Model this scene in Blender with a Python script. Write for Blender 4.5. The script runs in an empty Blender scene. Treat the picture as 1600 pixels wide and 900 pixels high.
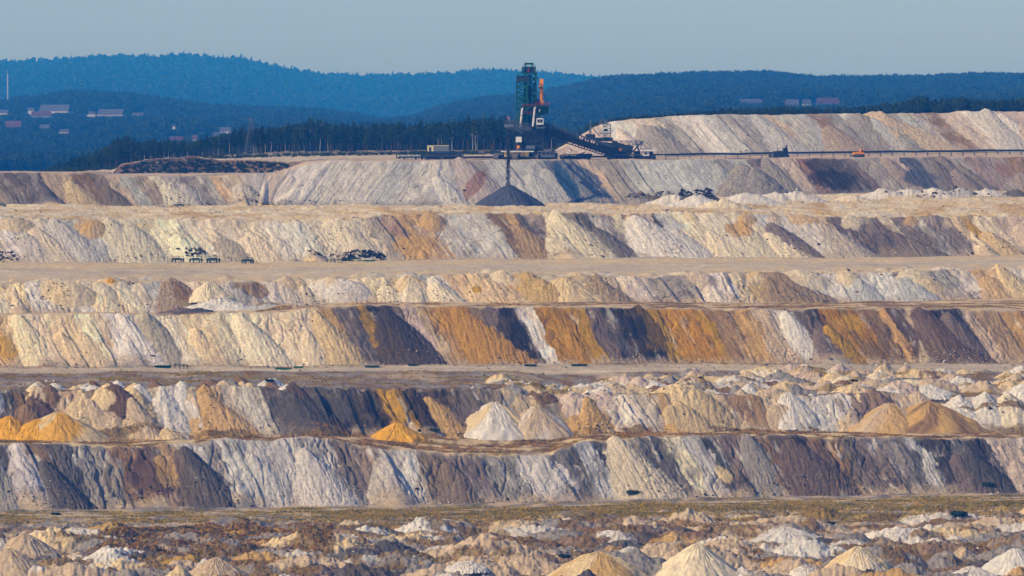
import bpy, math, random
import numpy as np

rad = math.radians
random.seed(7)
RS = np.random.RandomState(11)
scene = bpy.context.scene
COL = scene.collection

# ------------------------------------------------------------------ camera
F = 7500.0            # focal length in pixels of a 1600 px wide frame
HZ = 150.0            # row of the eye level
CZ = 160.0            # camera height above the pit floor datum
cam_d = bpy.data.cameras.new('camera'); cam = bpy.data.objects.new('camera', cam_d); COL.objects.link(cam)
cam_d.lens = F / 1600 * 36; cam_d.sensor_width = 36
cam_d.clip_start = 1; cam_d.clip_end = 60000
cam.location = (0, 0, CZ)
cam.rotation_euler = (rad(90) - math.atan((450 - HZ) / F), 0, 0)
scene.camera = cam

# ------------------------------------------------------------------ world, sun, exposure
SUN_EL, SUN_AZ = rad(34), rad(-116)       # azimuth clockwise from +Y
w = bpy.data.worlds.new('World'); scene.world = w; w.use_nodes = True
nt = w.node_tree; bg = nt.nodes['Background']
sky = nt.nodes.new('ShaderNodeTexSky'); sky.sky_type = 'NISHITA'; sky.sun_disc = False
sky.sun_elevation = SUN_EL; sky.sun_rotation = SUN_AZ
sky.altitude = 300; sky.air_density = 0.7; sky.dust_density = 0.9; sky.ozone_density = 4.0
tint = nt.nodes.new('ShaderNodeVectorMath'); tint.operation = 'MULTIPLY'; tint.inputs[1].default_value = (0.83, 0.98, 1.48)
nt.links.new(sky.outputs[0], tint.inputs[0]); nt.links.new(tint.outputs[0], bg.inputs[0]); bg.inputs[1].default_value = 0.15
sd = bpy.data.lights.new('sun', 'SUN'); so = bpy.data.objects.new('sun', sd); COL.objects.link(so)
sd.energy = 5.0; sd.angle = rad(0.5); sd.color = (1.0, 0.86, 0.63)
sdir = (math.sin(SUN_AZ) * math.cos(SUN_EL), math.cos(SUN_AZ) * math.cos(SUN_EL), math.sin(SUN_EL))
from mathutils import Vector
so.rotation_euler = Vector(sdir).to_track_quat('Z', 'Y').to_euler()
so.location = (-300, 800, 600)
vs = scene.view_settings; scene.display_settings.display_device = 'sRGB'
vs.view_transform = 'Standard'; vs.look = 'None'; vs.gamma = 1; vs.use_curve_mapping = False
vs.exposure = -0.32
scene.cycles.max_bounces = 4; scene.cycles.diffuse_bounces = 2; scene.cycles.volume_bounces = 0
scene.cycles.transparent_max_bounces = 6

# ------------------------------------------------------------------ helpers
def lin(c):
    c = np.asarray(c, float) / 255.0
    return np.where(c <= 0.04045, c / 12.92, ((c + 0.055) / 1.055) ** 2.4)

def h2(ix, iy, seed):
    n = (ix.astype(np.int64) * 374761393 + iy.astype(np.int64) * 668265263 + seed * 1442695041) & 0xffffffff
    n = ((n ^ (n >> 13)) * 1274126177) & 0xffffffff
    return n ^ (n >> 16)

def noise(x, y, seed=0):
    """gradient noise, about -1..1"""
    x = np.asarray(x, np.float32); y = np.asarray(y, np.float32)
    x, y = np.broadcast_arrays(x, y)
    fx = np.floor(x); fy = np.floor(y)
    ix = fx.astype(np.int64); iy = fy.astype(np.int64)
    dx = (x - fx).astype(np.float32); dy = (y - fy).astype(np.float32)
    sx = dx * dx * dx * (dx * (dx * 6 - 15) + 10); sy = dy * dy * dy * (dy * (dy * 6 - 15) + 10)
    def g(a, b, ddx, ddy):
        h = (h2(a, b, seed) & 1023).astype(np.float32) * np.float32(2 * math.pi / 1024)
        return np.cos(h) * ddx + np.sin(h) * ddy
    n00 = g(ix, iy, dx, dy); n10 = g(ix + 1, iy, dx - 1, dy)
    n01 = g(ix, iy + 1, dx, dy - 1); n11 = g(ix + 1, iy + 1, dx - 1, dy - 1)
    a = n00 + (n10 - n00) * sx; b = n01 + (n11 - n01) * sx
    return (a + (b - a) * sy) * 1.5

def fbm(x, y, o=4, seed=0, gain=0.5):
    s = 0; a = 1.0; t = 0
    for i in range(o):
        s = s + a * noise(np.asarray(x) * 2 ** i, np.asarray(y) * 2 ** i, seed + i * 17); t += a; a *= gain
    return s / t * 1.3

def sstep(a, b, x):
    t = np.clip((x - a) / (b - a), 0, 1); return t * t * (3 - 2 * t)

def poly(pts):
    xs = [p[0] for p in pts]; ys = [p[1] for p in pts]
    return lambda px: np.interp(px, xs, ys)

def tag(o, label=None, cat=None, group=None, kind=None):
    if label: o['label'] = label
    if cat: o['category'] = cat
    if group: o['group'] = group
    if kind: o['kind'] = kind
    return o

def link(name, me, mat=None, parent=None, loc=None):
    o = bpy.data.objects.new(name, me); COL.objects.link(o)
    if mat: me.materials.append(mat)
    if parent: o.parent = parent
    if loc is not None: o.location = loc
    return o

def empty(name, loc, rz=0.0):
    o = bpy.data.objects.new(name, None); COL.objects.link(o); o.location = loc; o.rotation_euler = (0, 0, rz)
    o.empty_display_size = 1
    return o

def np_mesh(name, V, Fc, colors=None, smooth=True):
    """V (n,3), Fc (m,k)"""
    me = bpy.data.meshes.new(name)
    V = np.ascontiguousarray(V, np.float32); Fc = np.ascontiguousarray(Fc, np.int32)
    k = Fc.shape[1]
    me.vertices.add(len(V)); me.vertices.foreach_set('co', V.ravel())
    me.loops.add(Fc.size); me.loops.foreach_set('vertex_index', Fc.ravel())
    me.polygons.add(len(Fc)); me.polygons.foreach_set('loop_start', np.arange(0, Fc.size, k, dtype=np.int32))
    me.polygons.foreach_set('use_smooth', np.full(len(Fc), smooth))
    if colors is not None:
        a = me.attributes.new('pigment', 'FLOAT_COLOR', 'POINT')
        c = np.ones((len(V), 4), np.float32); c[:, :3] = colors
        a.data.foreach_set('color', c.ravel())
    me.update(calc_edges=True)
    return me

def grid_faces(nr, nc):
    i = np.arange(nr * nc, dtype=np.int32).reshape(nr, nc)
    return np.stack([i[:-1, :-1], i[:-1, 1:], i[1:, 1:], i[1:, :-1]], -1).reshape(-1, 4)

class MB:
    def __init__(s): s.v = []; s.f = []
    def add(s, vs, fs):
        n = len(s.v); s.v += [tuple(p) for p in vs]; s.f += [tuple(n + i for i in f) for f in fs]; return s
    def hexa(s, p):   # 8 points, bottom 4 then top 4
        return s.add(p, [(3, 2, 1, 0), (4, 5, 6, 7), (0, 1, 5, 4), (1, 2, 6, 5), (2, 3, 7, 6), (3, 0, 4, 7)])
    def box(s, a, b):
        x0, y0, z0 = a; x1, y1, z1 = b
        return s.hexa([(x0, y0, z0), (x1, y0, z0), (x1, y1, z0), (x0, y1, z0), (x0, y0, z1), (x1, y0, z1), (x1, y1, z1), (x0, y1, z1)])
    def beam(s, p, q, w, h=None):
        h = h or w; p = Vector(p); q = Vector(q); d = (q - p)
        if d.length < 1e-5: return s
        d.normalize(); up = Vector((0, 0, 1)) if abs(d.z) < 0.95 else Vector((0, 1, 0))
        a = d.cross(up).normalized() * (w / 2); b = a.cross(d).normalized() * (h / 2)
        return s.hexa([p - a - b, p + a - b, p + a + b, p - a + b, q - a - b, q + a - b, q + a + b, q - a + b])
    def cyl(s, p, q, r, n=10, r2=None):
        r2 = r if r2 is None else r2
        p = Vector(p); q = Vector(q); d = (q - p).normalized(); up = Vector((0, 0, 1)) if abs(d.z) < 0.95 else Vector((1, 0, 0))
        a = d.cross(up).normalized(); b = a.cross(d)
        vs = []
        for c, rr in ((p, r), (q, r2)):
            for i in range(n):
                t = 2 * math.pi * i / n; vs.append(c + a * math.cos(t) * rr + b * math.sin(t) * rr)
        fs = [(i, (i + 1) % n, n + (i + 1) % n, n + i) for i in range(n)] + [tuple(range(n))[::-1], tuple(range(n, 2 * n))]
        return s.add(vs, fs)
    def truss(s, p, q, wid, hei, n, t=0.25, depth_axis=(0, 1, 0)):
        """box truss from p to q: p,q are the centre line of the bottom"""
        p = Vector(p); q = Vector(q); d = (q - p).normalized(); ax = Vector(depth_axis)
        up = ax.cross(d).normalized()
        if up.z < 0 and abs(d.z) < 0.9: up = -up
        ax = ax * (wid / 2); up = up * hei
        c = [[p + (q - p) * (i / n) + a + u for i in range(n + 1)] for a, u in ((-ax, up * 0), (ax, up * 0), (ax, up), (-ax, up))]
        for r in c: s.beam(r[0], r[-1], t)
        for i in range(n + 1):
            for j in range(4): s.beam(c[j][i], c[(j + 1) % 4][i], t * .7)
        for i in range(n):
            e = i % 2
            s.beam(c[0][i + e], c[3][i + 1 - e], t * .7); s.beam(c[1][i + e], c[2][i + 1 - e], t * .7)
            s.beam(c[0][i + e], c[1][i + 1 - e], t * .6); s.beam(c[3][i + e], c[2][i + 1 - e], t * .6)
        return s
    def rail(s, p, q, hgt=1.1, n=6, t=0.07):
        p = Vector(p); q = Vector(q); u = Vector((0, 0, 1))
        s.beam(p + u * hgt, q + u * hgt, t); s.beam(p + u * hgt * .5, q + u * hgt * .5, t * .8)
        for i in range(n + 1):
            c = p + (q - p) * (i / n); s.beam(c, c + u * hgt, t)
        return s
    def build(s, name, mat, parent=None, smooth=False):
        me = bpy.data.meshes.new(name); me.from_pydata(s.v, [], s.f); me.update()
        if smooth: me.polygons.foreach_set('use_smooth', [True] * len(me.polygons))
        return link(name, me, mat, parent)

# ------------------------------------------------------------------ materials
def nodes_of(name):
    m = bpy.data.materials.new(name); m.use_nodes = True; t = m.node_tree
    b = t.nodes['Principled BSDF']; b.inputs['Specular IOR Level'].default_value = 0.15
    b.inputs['Roughness'].default_value = 0.95
    return m, t, b

def soil_mat(name, bump=0.35, var=0.28):
    m, t, b = nodes_of(name); N = t.nodes.new; L = t.links.new
    at = N('ShaderNodeAttribute'); at.attribute_name = 'pigment'
    tc = N('ShaderNodeTexCoord')
    n1 = N('ShaderNodeTexNoise'); n1.inputs['Scale'].default_value = 1.1; n1.inputs['Detail'].default_value = 6; n1.inputs['Roughness'].default_value = 0.72
    L(tc.outputs['Object'], n1.inputs['Vector'])
    mr = N('ShaderNodeMapRange'); mr.inputs['From Min'].default_value = 0.3; mr.inputs['From Max'].default_value = 0.7
    mr.inputs['To Min'].default_value = 1 - var; mr.inputs['To Max'].default_value = 1 + var
    L(n1.outputs['Fac'], mr.inputs['Value'])
    mx = N('ShaderNodeVectorMath'); mx.operation = 'SCALE'; L(at.outputs['Color'], mx.inputs[0]); L(mr.outputs[0], mx.inputs['Scale'])
    L(mx.outputs[0], b.inputs['Base Color'])
    n2 = N('ShaderNodeTexNoise'); n2.inputs['Scale'].default_value = 1.6; n2.inputs['Detail'].default_value = 5; n2.inputs['Roughness'].default_value = 0.7
    L(tc.outputs['Object'], n2.inputs['Vector'])
    bp = N('ShaderNodeBump'); bp.inputs['Strength'].default_value = bump; bp.inputs['Distance'].default_value = 0.6
    L(n2.outputs['Fac'], bp.inputs['Height']); L(bp.outputs[0], b.inputs['Normal'])
    b.inputs['Specular IOR Level'].default_value = 0.05
    return m

def paint(name, c, rough=0.6, var=0.25, metal=0.0, scale=0.8):
    m, t, b = nodes_of(name); N = t.nodes.new; L = t.links.new
    tc = N('ShaderNodeTexCoord'); n = N('ShaderNodeTexNoise'); n.inputs['Scale'].default_value = scale; n.inputs['Detail'].default_value = 5
    L(tc.outputs['Object'], n.inputs['Vector'])
    r = N('ShaderNodeValToRGB'); cl = lin(c)
    r.color_ramp.elements[0].position = .3; r.color_ramp.elements[1].position = .7
    r.color_ramp.elements[0].color = (*(cl * (1 - var)), 1); r.color_ramp.elements[1].color = (*np.clip(cl * (1 + var), 0, 1), 1)
    L(n.outputs['Fac'], r.inputs[0]); L(r.outputs[0], b.inputs['Base Color'])
    b.inputs['Roughness'].default_value = rough; b.inputs['Metallic'].default_value = metal
    return m

def leaf_mat(name, c, var=0.35, scale=0.35):
    m, t, b = nodes_of(name); N = t.nodes.new; L = t.links.new
    oi = N('ShaderNodeObjectInfo'); tc = N('ShaderNodeTexCoord')
    n = N('ShaderNodeTexNoise'); n.inputs['Scale'].default_value = scale; n.inputs['Detail'].default_value = 3
    L(tc.outputs['Object'], n.inputs['Vector'])
    ad = N('ShaderNodeMath'); ad.operation = 'ADD'; L(n.outputs['Fac'], ad.inputs[0])
    ml = N('ShaderNodeMath'); ml.operation = 'MULTIPLY_ADD'; L(oi.outputs['Random'], ml.inputs[0]); ml.inputs[1].default_value = 0.5; ml.inputs[2].default_value = -0.25
    L(ml.outputs[0], ad.inputs[1])
    r = N('ShaderNodeValToRGB'); cl = lin(c)
    r.color_ramp.elements[0].position = .2; r.color_ramp.elements[1].position = .8
    r.color_ramp.elements[0].color = (*(cl * (1 - var)), 1); r.color_ramp.elements[1].color = (*(cl * (1 + var) * np.array([1.15, 1.0, .9])), 1)
    L(ad.outputs[0], r.inputs[0]); L(r.outputs[0], b.inputs['Base Color'])
    b.inputs['Specular IOR Level'].default_value = 0.1
    return m

M = dict(
    soil=soil_mat('spoil soil'), heap=soil_mat('heaped spoil', 0.25, 0.16), ground=soil_mat('valley ground', 0.1, 0.3),
    steel=paint('dark steel', (48, 56, 66)), steel2=paint('grey steel', (98, 106, 114)), green=paint('weathered green steel', (26, 84, 72)),
    dkgreen=paint('dark green paint', (18, 60, 45)), ltgreen=paint('bright green paint', (60, 120, 50)), orange=paint('orange paint', (250, 150, 8), var=.12),
    red=paint('red paint', (150, 40, 35)), white=paint('off white paint', (222, 222, 210), var=.08), cream=paint('cream sheet metal', (225, 215, 150), var=.08),
    yellow=paint('yellow cladding', (235, 200, 120), var=.08), greyhouse=paint('grey cladding', (110, 118, 124), var=.1),
    glass=paint('dark window glass', (25, 32, 42), rough=.15, var=.1), rubber=paint('belt rubber', (22, 22, 24)), track=paint('dusty crawler steel', (92, 90, 92)),
    brownroof=paint('red brown roof tiles', (92, 58, 52)), greyroof=paint('slate roof', (78, 78, 86)), plaster=paint('light plaster', (214, 208, 196), var=.08),
    brick=paint('brick wall', (132, 80, 66)), bark=paint('pine bark', (96, 76, 62)), birchbark=paint('pale birch bark', (190, 186, 178)),
    pine=leaf_mat('pine needles', (32, 52, 26)), broad=leaf_mat('broad leaves', (44, 62, 26)), far=leaf_mat('distant foliage', (46, 62, 38), .6, .2),
    shrub=leaf_mat('shrub leaves', (44, 58, 26)), grass=soil_mat('dry grass', 0, .3), stream=paint('falling clay', (58, 60, 66)), flagred=paint('flag cloth', (200, 50, 45)),
)

# ------------------------------------------------------------------ terrain profile
PAL = {k: lin(v) for k, v in dict(
    cream=(218, 200, 160), pale=(210, 200, 178), white=(208, 200, 180), blue=(174, 171, 157), beige=(192, 168, 130), sand=(210, 184, 132),
    ochre=(182, 138, 16), deep=(170, 121, 2), orange=(188, 150, 84), brown=(128, 100, 64), dbrown=(88, 68, 54), slate=(80, 74, 66),
    dark=(44, 39, 34), purple=(112, 96, 82), grey=(140, 132, 117), pink=(194, 172, 146), chalk=(188, 181, 166), rust=(140, 108, 88), yellow=(214, 158, 40),
    road=(196, 178, 144), olive=(142, 114, 36), dry=(122, 98, 50), stacker_shadow=(50, 74, 96), coal=(72, 76, 84)).items()}

def lr(a, b): return lambda px: a + (b - a) * np.asarray(px, float) / 1600.0
S = [  # slopes, front to back: toe distance, toe row, crest row, steepness, shear, lobe depth, erosion, colours from left to right
 dict(Y=lr(1600, 1669), toe=poly([(-200, 802), (0, 797), (400, 792), (800, 786), (1000, 780), (1600, 770), (1800, 768)]),
      crest=poly([(-200, 693), (0, 694), (200, 698), (300, 692), (330, 687), (520, 686), (560, 697), (700, 712), (860, 713), (910, 692), (1000, 684), (1180, 679), (1300, 684), (1480, 686), (1600, 684)]),
      s=0.95, shear=0.50, A=2.4, er=1.0,
      seq='-250 grey 0 slate 30 chalk 60 brown 90 slate 125 grey 150 grey 190 brown 240 dbrown 262 orange 285 chalk 330 grey 350 chalk 430 chalk 470 chalk 530 purple 575 brown 620 chalk 665 brown 720 purple 770 grey 830 chalk 880 slate 915 chalk 945 dark 975 cream 1015 slate 1062 cream 1090 chalk 1120 slate 1140 purple 1185 brown 1220 slate 1262 dark 1285 brown 1330 slate 1355 purple 1400 grey 1425 slate 1440 chalk 1456 dark 1500 slate 1540 dark 1570 pink 1620 chalk 1700 purple'),
 dict(Y=lr(1655, 1725), toe=poly([(0, 688), (300, 686), (560, 683), (720, 685), (850, 682), (1000, 676), (1340, 674), (1600, 672)]),
      crest=poly([(-200, 610), (0, 612), (100, 612), (200, 610), (360, 603), (440, 607), (700, 609), (790, 606), (850, 632), (930, 628), (960, 618), (1100, 616), (1200, 622), (1300, 617), (1350, 613), (1500, 622), (1600, 618)]),
      s=0.95, shear=0.5, A=3.4, er=0.7,
      seq='-250 brown 0 slate 28 brown 60 dbrown 92 beige 150 brown 185 beige 240 sand 270 pale 320 orange 355 beige 385 white 425 slate 470 slate 515 slate 560 dark 592 brown 615 ochre 645 dark 672 dbrown 700 dark 730 purple 765 slate 800 beige 830 sand 855 grey 885 orange 925 brown 960 white 990 pale 1030 orange 1065 sand 1110 beige 1150 brown 1200 beige 1260 white 1310 pale 1335 purple 1380 brown 1420 beige 1500 pale 1580 cream 1660 beige'),
 dict(Y=lr(1790, 1860), toe=poly([(0, 574), (500, 571), (800, 569), (1100, 567), (1400, 568), (1600, 566)]),
      crest=poly([(-200, 492), (0, 492), (160, 489), (250, 493), (450, 487), (490, 481), (600, 477), (800, 480), (1000, 481), (1100, 485), (1300, 483), (1380, 481), (1500, 484), (1600, 486)]),
      s=0.85, shear=0.48, A=3.2, er=0.45,
      seq='-250 sand -20 orange 14 sand 30 cream 90 sand 130 cream 160 beige 175 pale 222 cream 300 sand 340 cream 420 cream 500 sand 522 orange 540 purple 562 slate 576 ochre 592 dark 612 dark 636 purple 650 pink 672 beige 690 deep 735 deep 752 brown 772 purple 790 dark 812 dark 832 pale 858 deep 885 deep 915 ochre 938 purple 960 slate 980 dark 1002 dark 1022 ochre 1052 deep 1080 deep 1108 ochre 1122 brown 1160 orange 1195 beige 1228 pale 1256 purple 1280 dark 1306 deep 1335 brown 1352 deep 1372 brown 1395 orange 1412 dbrown 1435 beige 1455 dbrown 1480 dark 1525 beige 1548 brown 1590 orange 1630 dbrown 1680 brown'),
 dict(Y=lr(1855, 1935), toe=poly([(0, 489), (250, 491), (430, 479), (600, 473), (1000, 472), (1300, 472), (1600, 466)]),
      crest=poly([(-200, 445), (0, 445), (150, 441), (300, 442), (420, 440), (600, 432), (650, 430), (760, 429), (900, 431), (1000, 434), (1180, 425), (1300, 427), (1600, 419)]),
      s=0.7, shear=0.5, A=2.6, er=0.5,
      seq='-250 cream 0 sand 40 pale 75 beige 100 pale 150 sand 190 cream 235 blue 272 brown 296 cream 352 blue 380 brown 415 pale 450 cream 520 sand 560 cream 600 sand 660 pale 705 orange 745 sand 790 orange 835 cream 880 sand 930 brown 952 beige 975 pale 1020 grey 1090 pale 1150 sand 1175 orange 1205 brown 1240 blue 1290 pale 1345 white 1400 pale 1412 purple 1445 pink 1465 grey 1500 pale 1525 orange 1575 pale 1640 beige'),
 dict(Y=lr(2050, 2130), toe=poly([(0, 408), (300, 410), (600, 407), (1000, 403), (1300, 402), (1600, 399)]),
      crest=poly([(-200, 340), (0, 341), (100, 343), (170, 349), (250, 346), (500, 348), (560, 342), (600, 336), (800, 335), (950, 336), (1040, 334), (1090, 332), (1200, 336), (1300, 341), (1500, 339), (1600, 340)]),
      s=0.68, shear=0.55, A=3.0, er=0.4,
      seq='-250 cream 0 pale 50 brown 66 cream 85 blue 160 blue 178 cream 240 cream 330 cream 420 pale 500 cream 590 grey 615 rust 640 orange 690 blue 735 white 765 pale 785 brown 815 orange 830 slate 850 purple 868 cream 895 purple 925 slate 945 pale 965 slate 985 cream 1000 brown 1020 pink 1038 dark 1048 blue 1075 cream 1200 blue 1240 pale 1300 sand 1325 purple 1345 slate 1365 purple 1400 cream 1420 purple 1450 blue 1465 purple 1505 sand 1525 ochre 1545 cream 1580 pink 1650 sand'),
 dict(Y=lr(2225, 2310), toe=poly([(0, 322), (400, 322), (850, 322), (1000, 318), (1100, 308), (1300, 304), (1600, 301)]),
      crest=poly([(-200, 268), (0, 269), (150, 271), (165, 275), (300, 275), (400, 273), (430, 270), (462, 262), (490, 253), (520, 251), (620, 251), (800, 250), (1030, 250), (1100, 249), (1300, 247), (1600, 244)]),
      s=0.75, shear=0.55, A=1.7, er=0.28,
      seq='-250 beige 0 slate 20 slate 55 grey 72 dark 78 beige 105 sand 125 brown 155 dark 175 beige 200 blue 225 brown 245 cream 265 blue 290 dbrown 325 blue 345 orange 358 beige 385 blue 410 pink 440 pale 520 pale 600 blue 640 pale 700 blue 722 rust 752 grey 775 blue 820 blue 872 gull 900 grey 930 beige 952 grey 990 blue 1060 blue 1100 blue 1140 grey 1160 blue 1190 slate 1212 pink 1262 rust 1280 dark 1312 slate 1345 purple 1358 grey 1400 pink 1425 coal 1450 grey 1468 slate 1490 beige 1515 blue 1525 rust 1548 grey 1590 brown 1640 blue'),  # the dark blue stretch below the stacker is its shadow, put into the colour
 dict(Y=lr(2420, 2480), toe=poly([(-200, 266), (0, 268), (180, 272), (430, 271), (455, 262), (480, 252), (620, 247), (850, 246), (1030, 245), (1300, 241), (1600, 238)]),
      crest=poly([(-200, 266), (0, 267.5), (175, 270), (190, 256), (230, 248), (300, 245), (330, 248), (450, 253), (480, 250), (620, 246), (850, 245), (870, 234), (885, 226), (930, 198), (955, 190), (1000, 185), (1080, 180), (1300, 178), (1470, 177), (1495, 173), (1600, 175)]),
      s=0.62, shear=0.6, A=1.8, er=0.25,
      seq='-250 dbrown 100 dbrown 190 rust 215 slate 300 dbrown 360 brown 450 purple 600 beige 800 pink 870 pink 930 pink 960 pale 1010 cream 1050 grey 1075 pale 1120 blue 1150 grey 1190 blue 1225 beige 1245 blue 1290 brown 1320 grey 1345 white 1375 blue 1400 grey 1430 blue 1470 brown 1500 pink 1530 pale 1560 blue 1590 pink 1680 grey'),
]
hpx = poly([(-200, 44), (0, 43), (180, 40), (300, 35), (450, 32.5), (860, 31), (905, 22), (950, 17), (1100, 14.5), (1600, 14)])
hpx2 = poly([(-200, 62), (0, 60), (120, 52), (200, 44), (300, 36), (450, 32), (860, 31), (920, 24), (1000, 18), (1100, 17), (1600, 18)])

CJ = [1.8, 2.2, 1.6, 2.0, 1.6, .9, .9]
def controls(px):
    px = np.asarray(px, float); Ys = []; hs = []
    t1 = S[0]['Y'](px); base1 = (S[0]['toe'](px) - HZ) * t1 / F
    Ys += [1290 + 0 * px, 1425 + 0 * px, t1 - 78]; hs += [153 + 0 * px, 146 + 0 * px, base1 - 0.4]
    for k, s in enumerate(S):
        Yt = s['Y'](px); hf = (s['toe'](px) - HZ) * Yt / F; pc = s['crest'](px) - HZ
        Yc = F * (hf + s['s'] * Yt) / (pc + F * s['s']); Yc = np.maximum(Yc, Yt + 0.5)
        Ys += [Yt, Yc]; hs += [hf, hf - s['s'] * (Yc - Yt)]
    Ys += [2620 + 0 * px, 2800 + 0 * px]; hs += [hpx(px), hpx2(px)]
    return np.array(Ys), CZ - np.array(hs)

def prof(px, Y):
    """base height for matching arrays px, Y"""
    Yc, Zc = controls(px)
    z = Zc[0] + 0 * Y
    for i in range(len(Yc) - 1):
        t = np.clip((Y - Yc[i]) / np.maximum(Yc[i + 1] - Yc[i], 1e-3), 0, 1)
        z = np.where(Y >= Yc[i], Zc[i] + (Zc[i + 1] - Zc[i]) * t, z)
    return z

def level_spot(px, py, lv):
    """world Y on bench lv (0 = near field, k = bench in front of slope k) seen at row py"""
    Yc, Zc = controls(np.array([float(px)]))
    if lv == 0: a, b = 1300.0, Yc[3, 0]
    else: a, b = Yc[2 * lv + 2, 0], Yc[2 * lv + 3, 0]
    Y = np.linspace(a, b, 160); z = prof(np.full(160, float(px)), Y); p = HZ + F * (CZ - z) / Y
    return float(Y[np.argmin(np.abs(p - py))])

# ---- the grid: columns fan out from the camera's foot, rows crowd on the slopes
NC = 1850
PX = np.linspace(-230, 1830, NC)
Yc, Zc = controls(PX)
rows = []
def seg(a, b, n, end=False):
    t = np.linspace(0, 1, n, endpoint=end)[:, None]; rows.append(a[None] + (b - a)[None] * t)
near = Yc[0]
seg(near, Yc[1], 60); seg(Yc[1], Yc[2], 230); seg(Yc[2], Yc[3] - 6, 60)
RPS = [140, 130, 140, 100, 120, 120, 120]
for k in range(7):
    yt, yc = Yc[3 + 2 * k], Yc[4 + 2 * k]
    nxt = (Yc[5 + 2 * k] - 6) if k < 6 else Yc[-2]
    seg(yt - 6, yc + 6, RPS[k])
    seg(yc + 6, np.maximum(nxt, yc + 8), [26, 110, 40, 60, 70, 50, 20][k])
seg(np.maximum(Yc[-2], Yc[-3] + 9), Yc[-1] + 0 * PX, 40, True)
Y = np.concatenate(rows); NR = len(Y)
P2 = np.broadcast_to(PX[None], Y.shape)
X = (P2 - 800) / F * Y
X32 = X.astype(np.float32); Y32 = Y.astype(np.float32)

D = np.zeros(Y.shape, np.float32); ERO = np.zeros(Y.shape, np.float32)
Cc = np.empty(Y.shape + (3,), np.float32)
bn = fbm(X32 / 22, Y32 / 60, 4, 3)
base = PAL['road'][None, None] * (1 + 0.22 * bn[..., None])
Cc[:] = base
mix = lambda a, b, t: a + (b - a) * t[..., None]
# bench tints
b2 = fbm(X32 / 9, Y32 / 14, 4, 40)
levelrow = [Yc[3 + 2 * k] for k in range(7)]
def bench(k): # mask of bench in front of slope k (0 near field)
    lo = Yc[2 + 2 * k] if k else Yc[0]
    return (Y >= lo[None]) & (Y < Yc[3 + 2 * k][None])
tints = {0: ('grey', 'beige', 'slate'), 1: ('sand', 'dry', 'beige'), 2: ('grey', 'brown', 'beige'), 3: ('sand', 'beige', 'brown'),
         4: ('road', 'sand', 'beige'), 5: ('cream', 'sand', 'orange'), 6: ('beige', 'pink', 'grey')}
for k, (a, b, c) in tints.items():
    m = bench(k); t = sstep(-0.25, 0.3, b2); cc = mix(PAL[a][None, None], PAL[b][None, None], t); cc = mix(cc, PAL[c][None, None], sstep(0.1, 0.5, bn) * .7)
    Cc[m] = cc[m]

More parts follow.
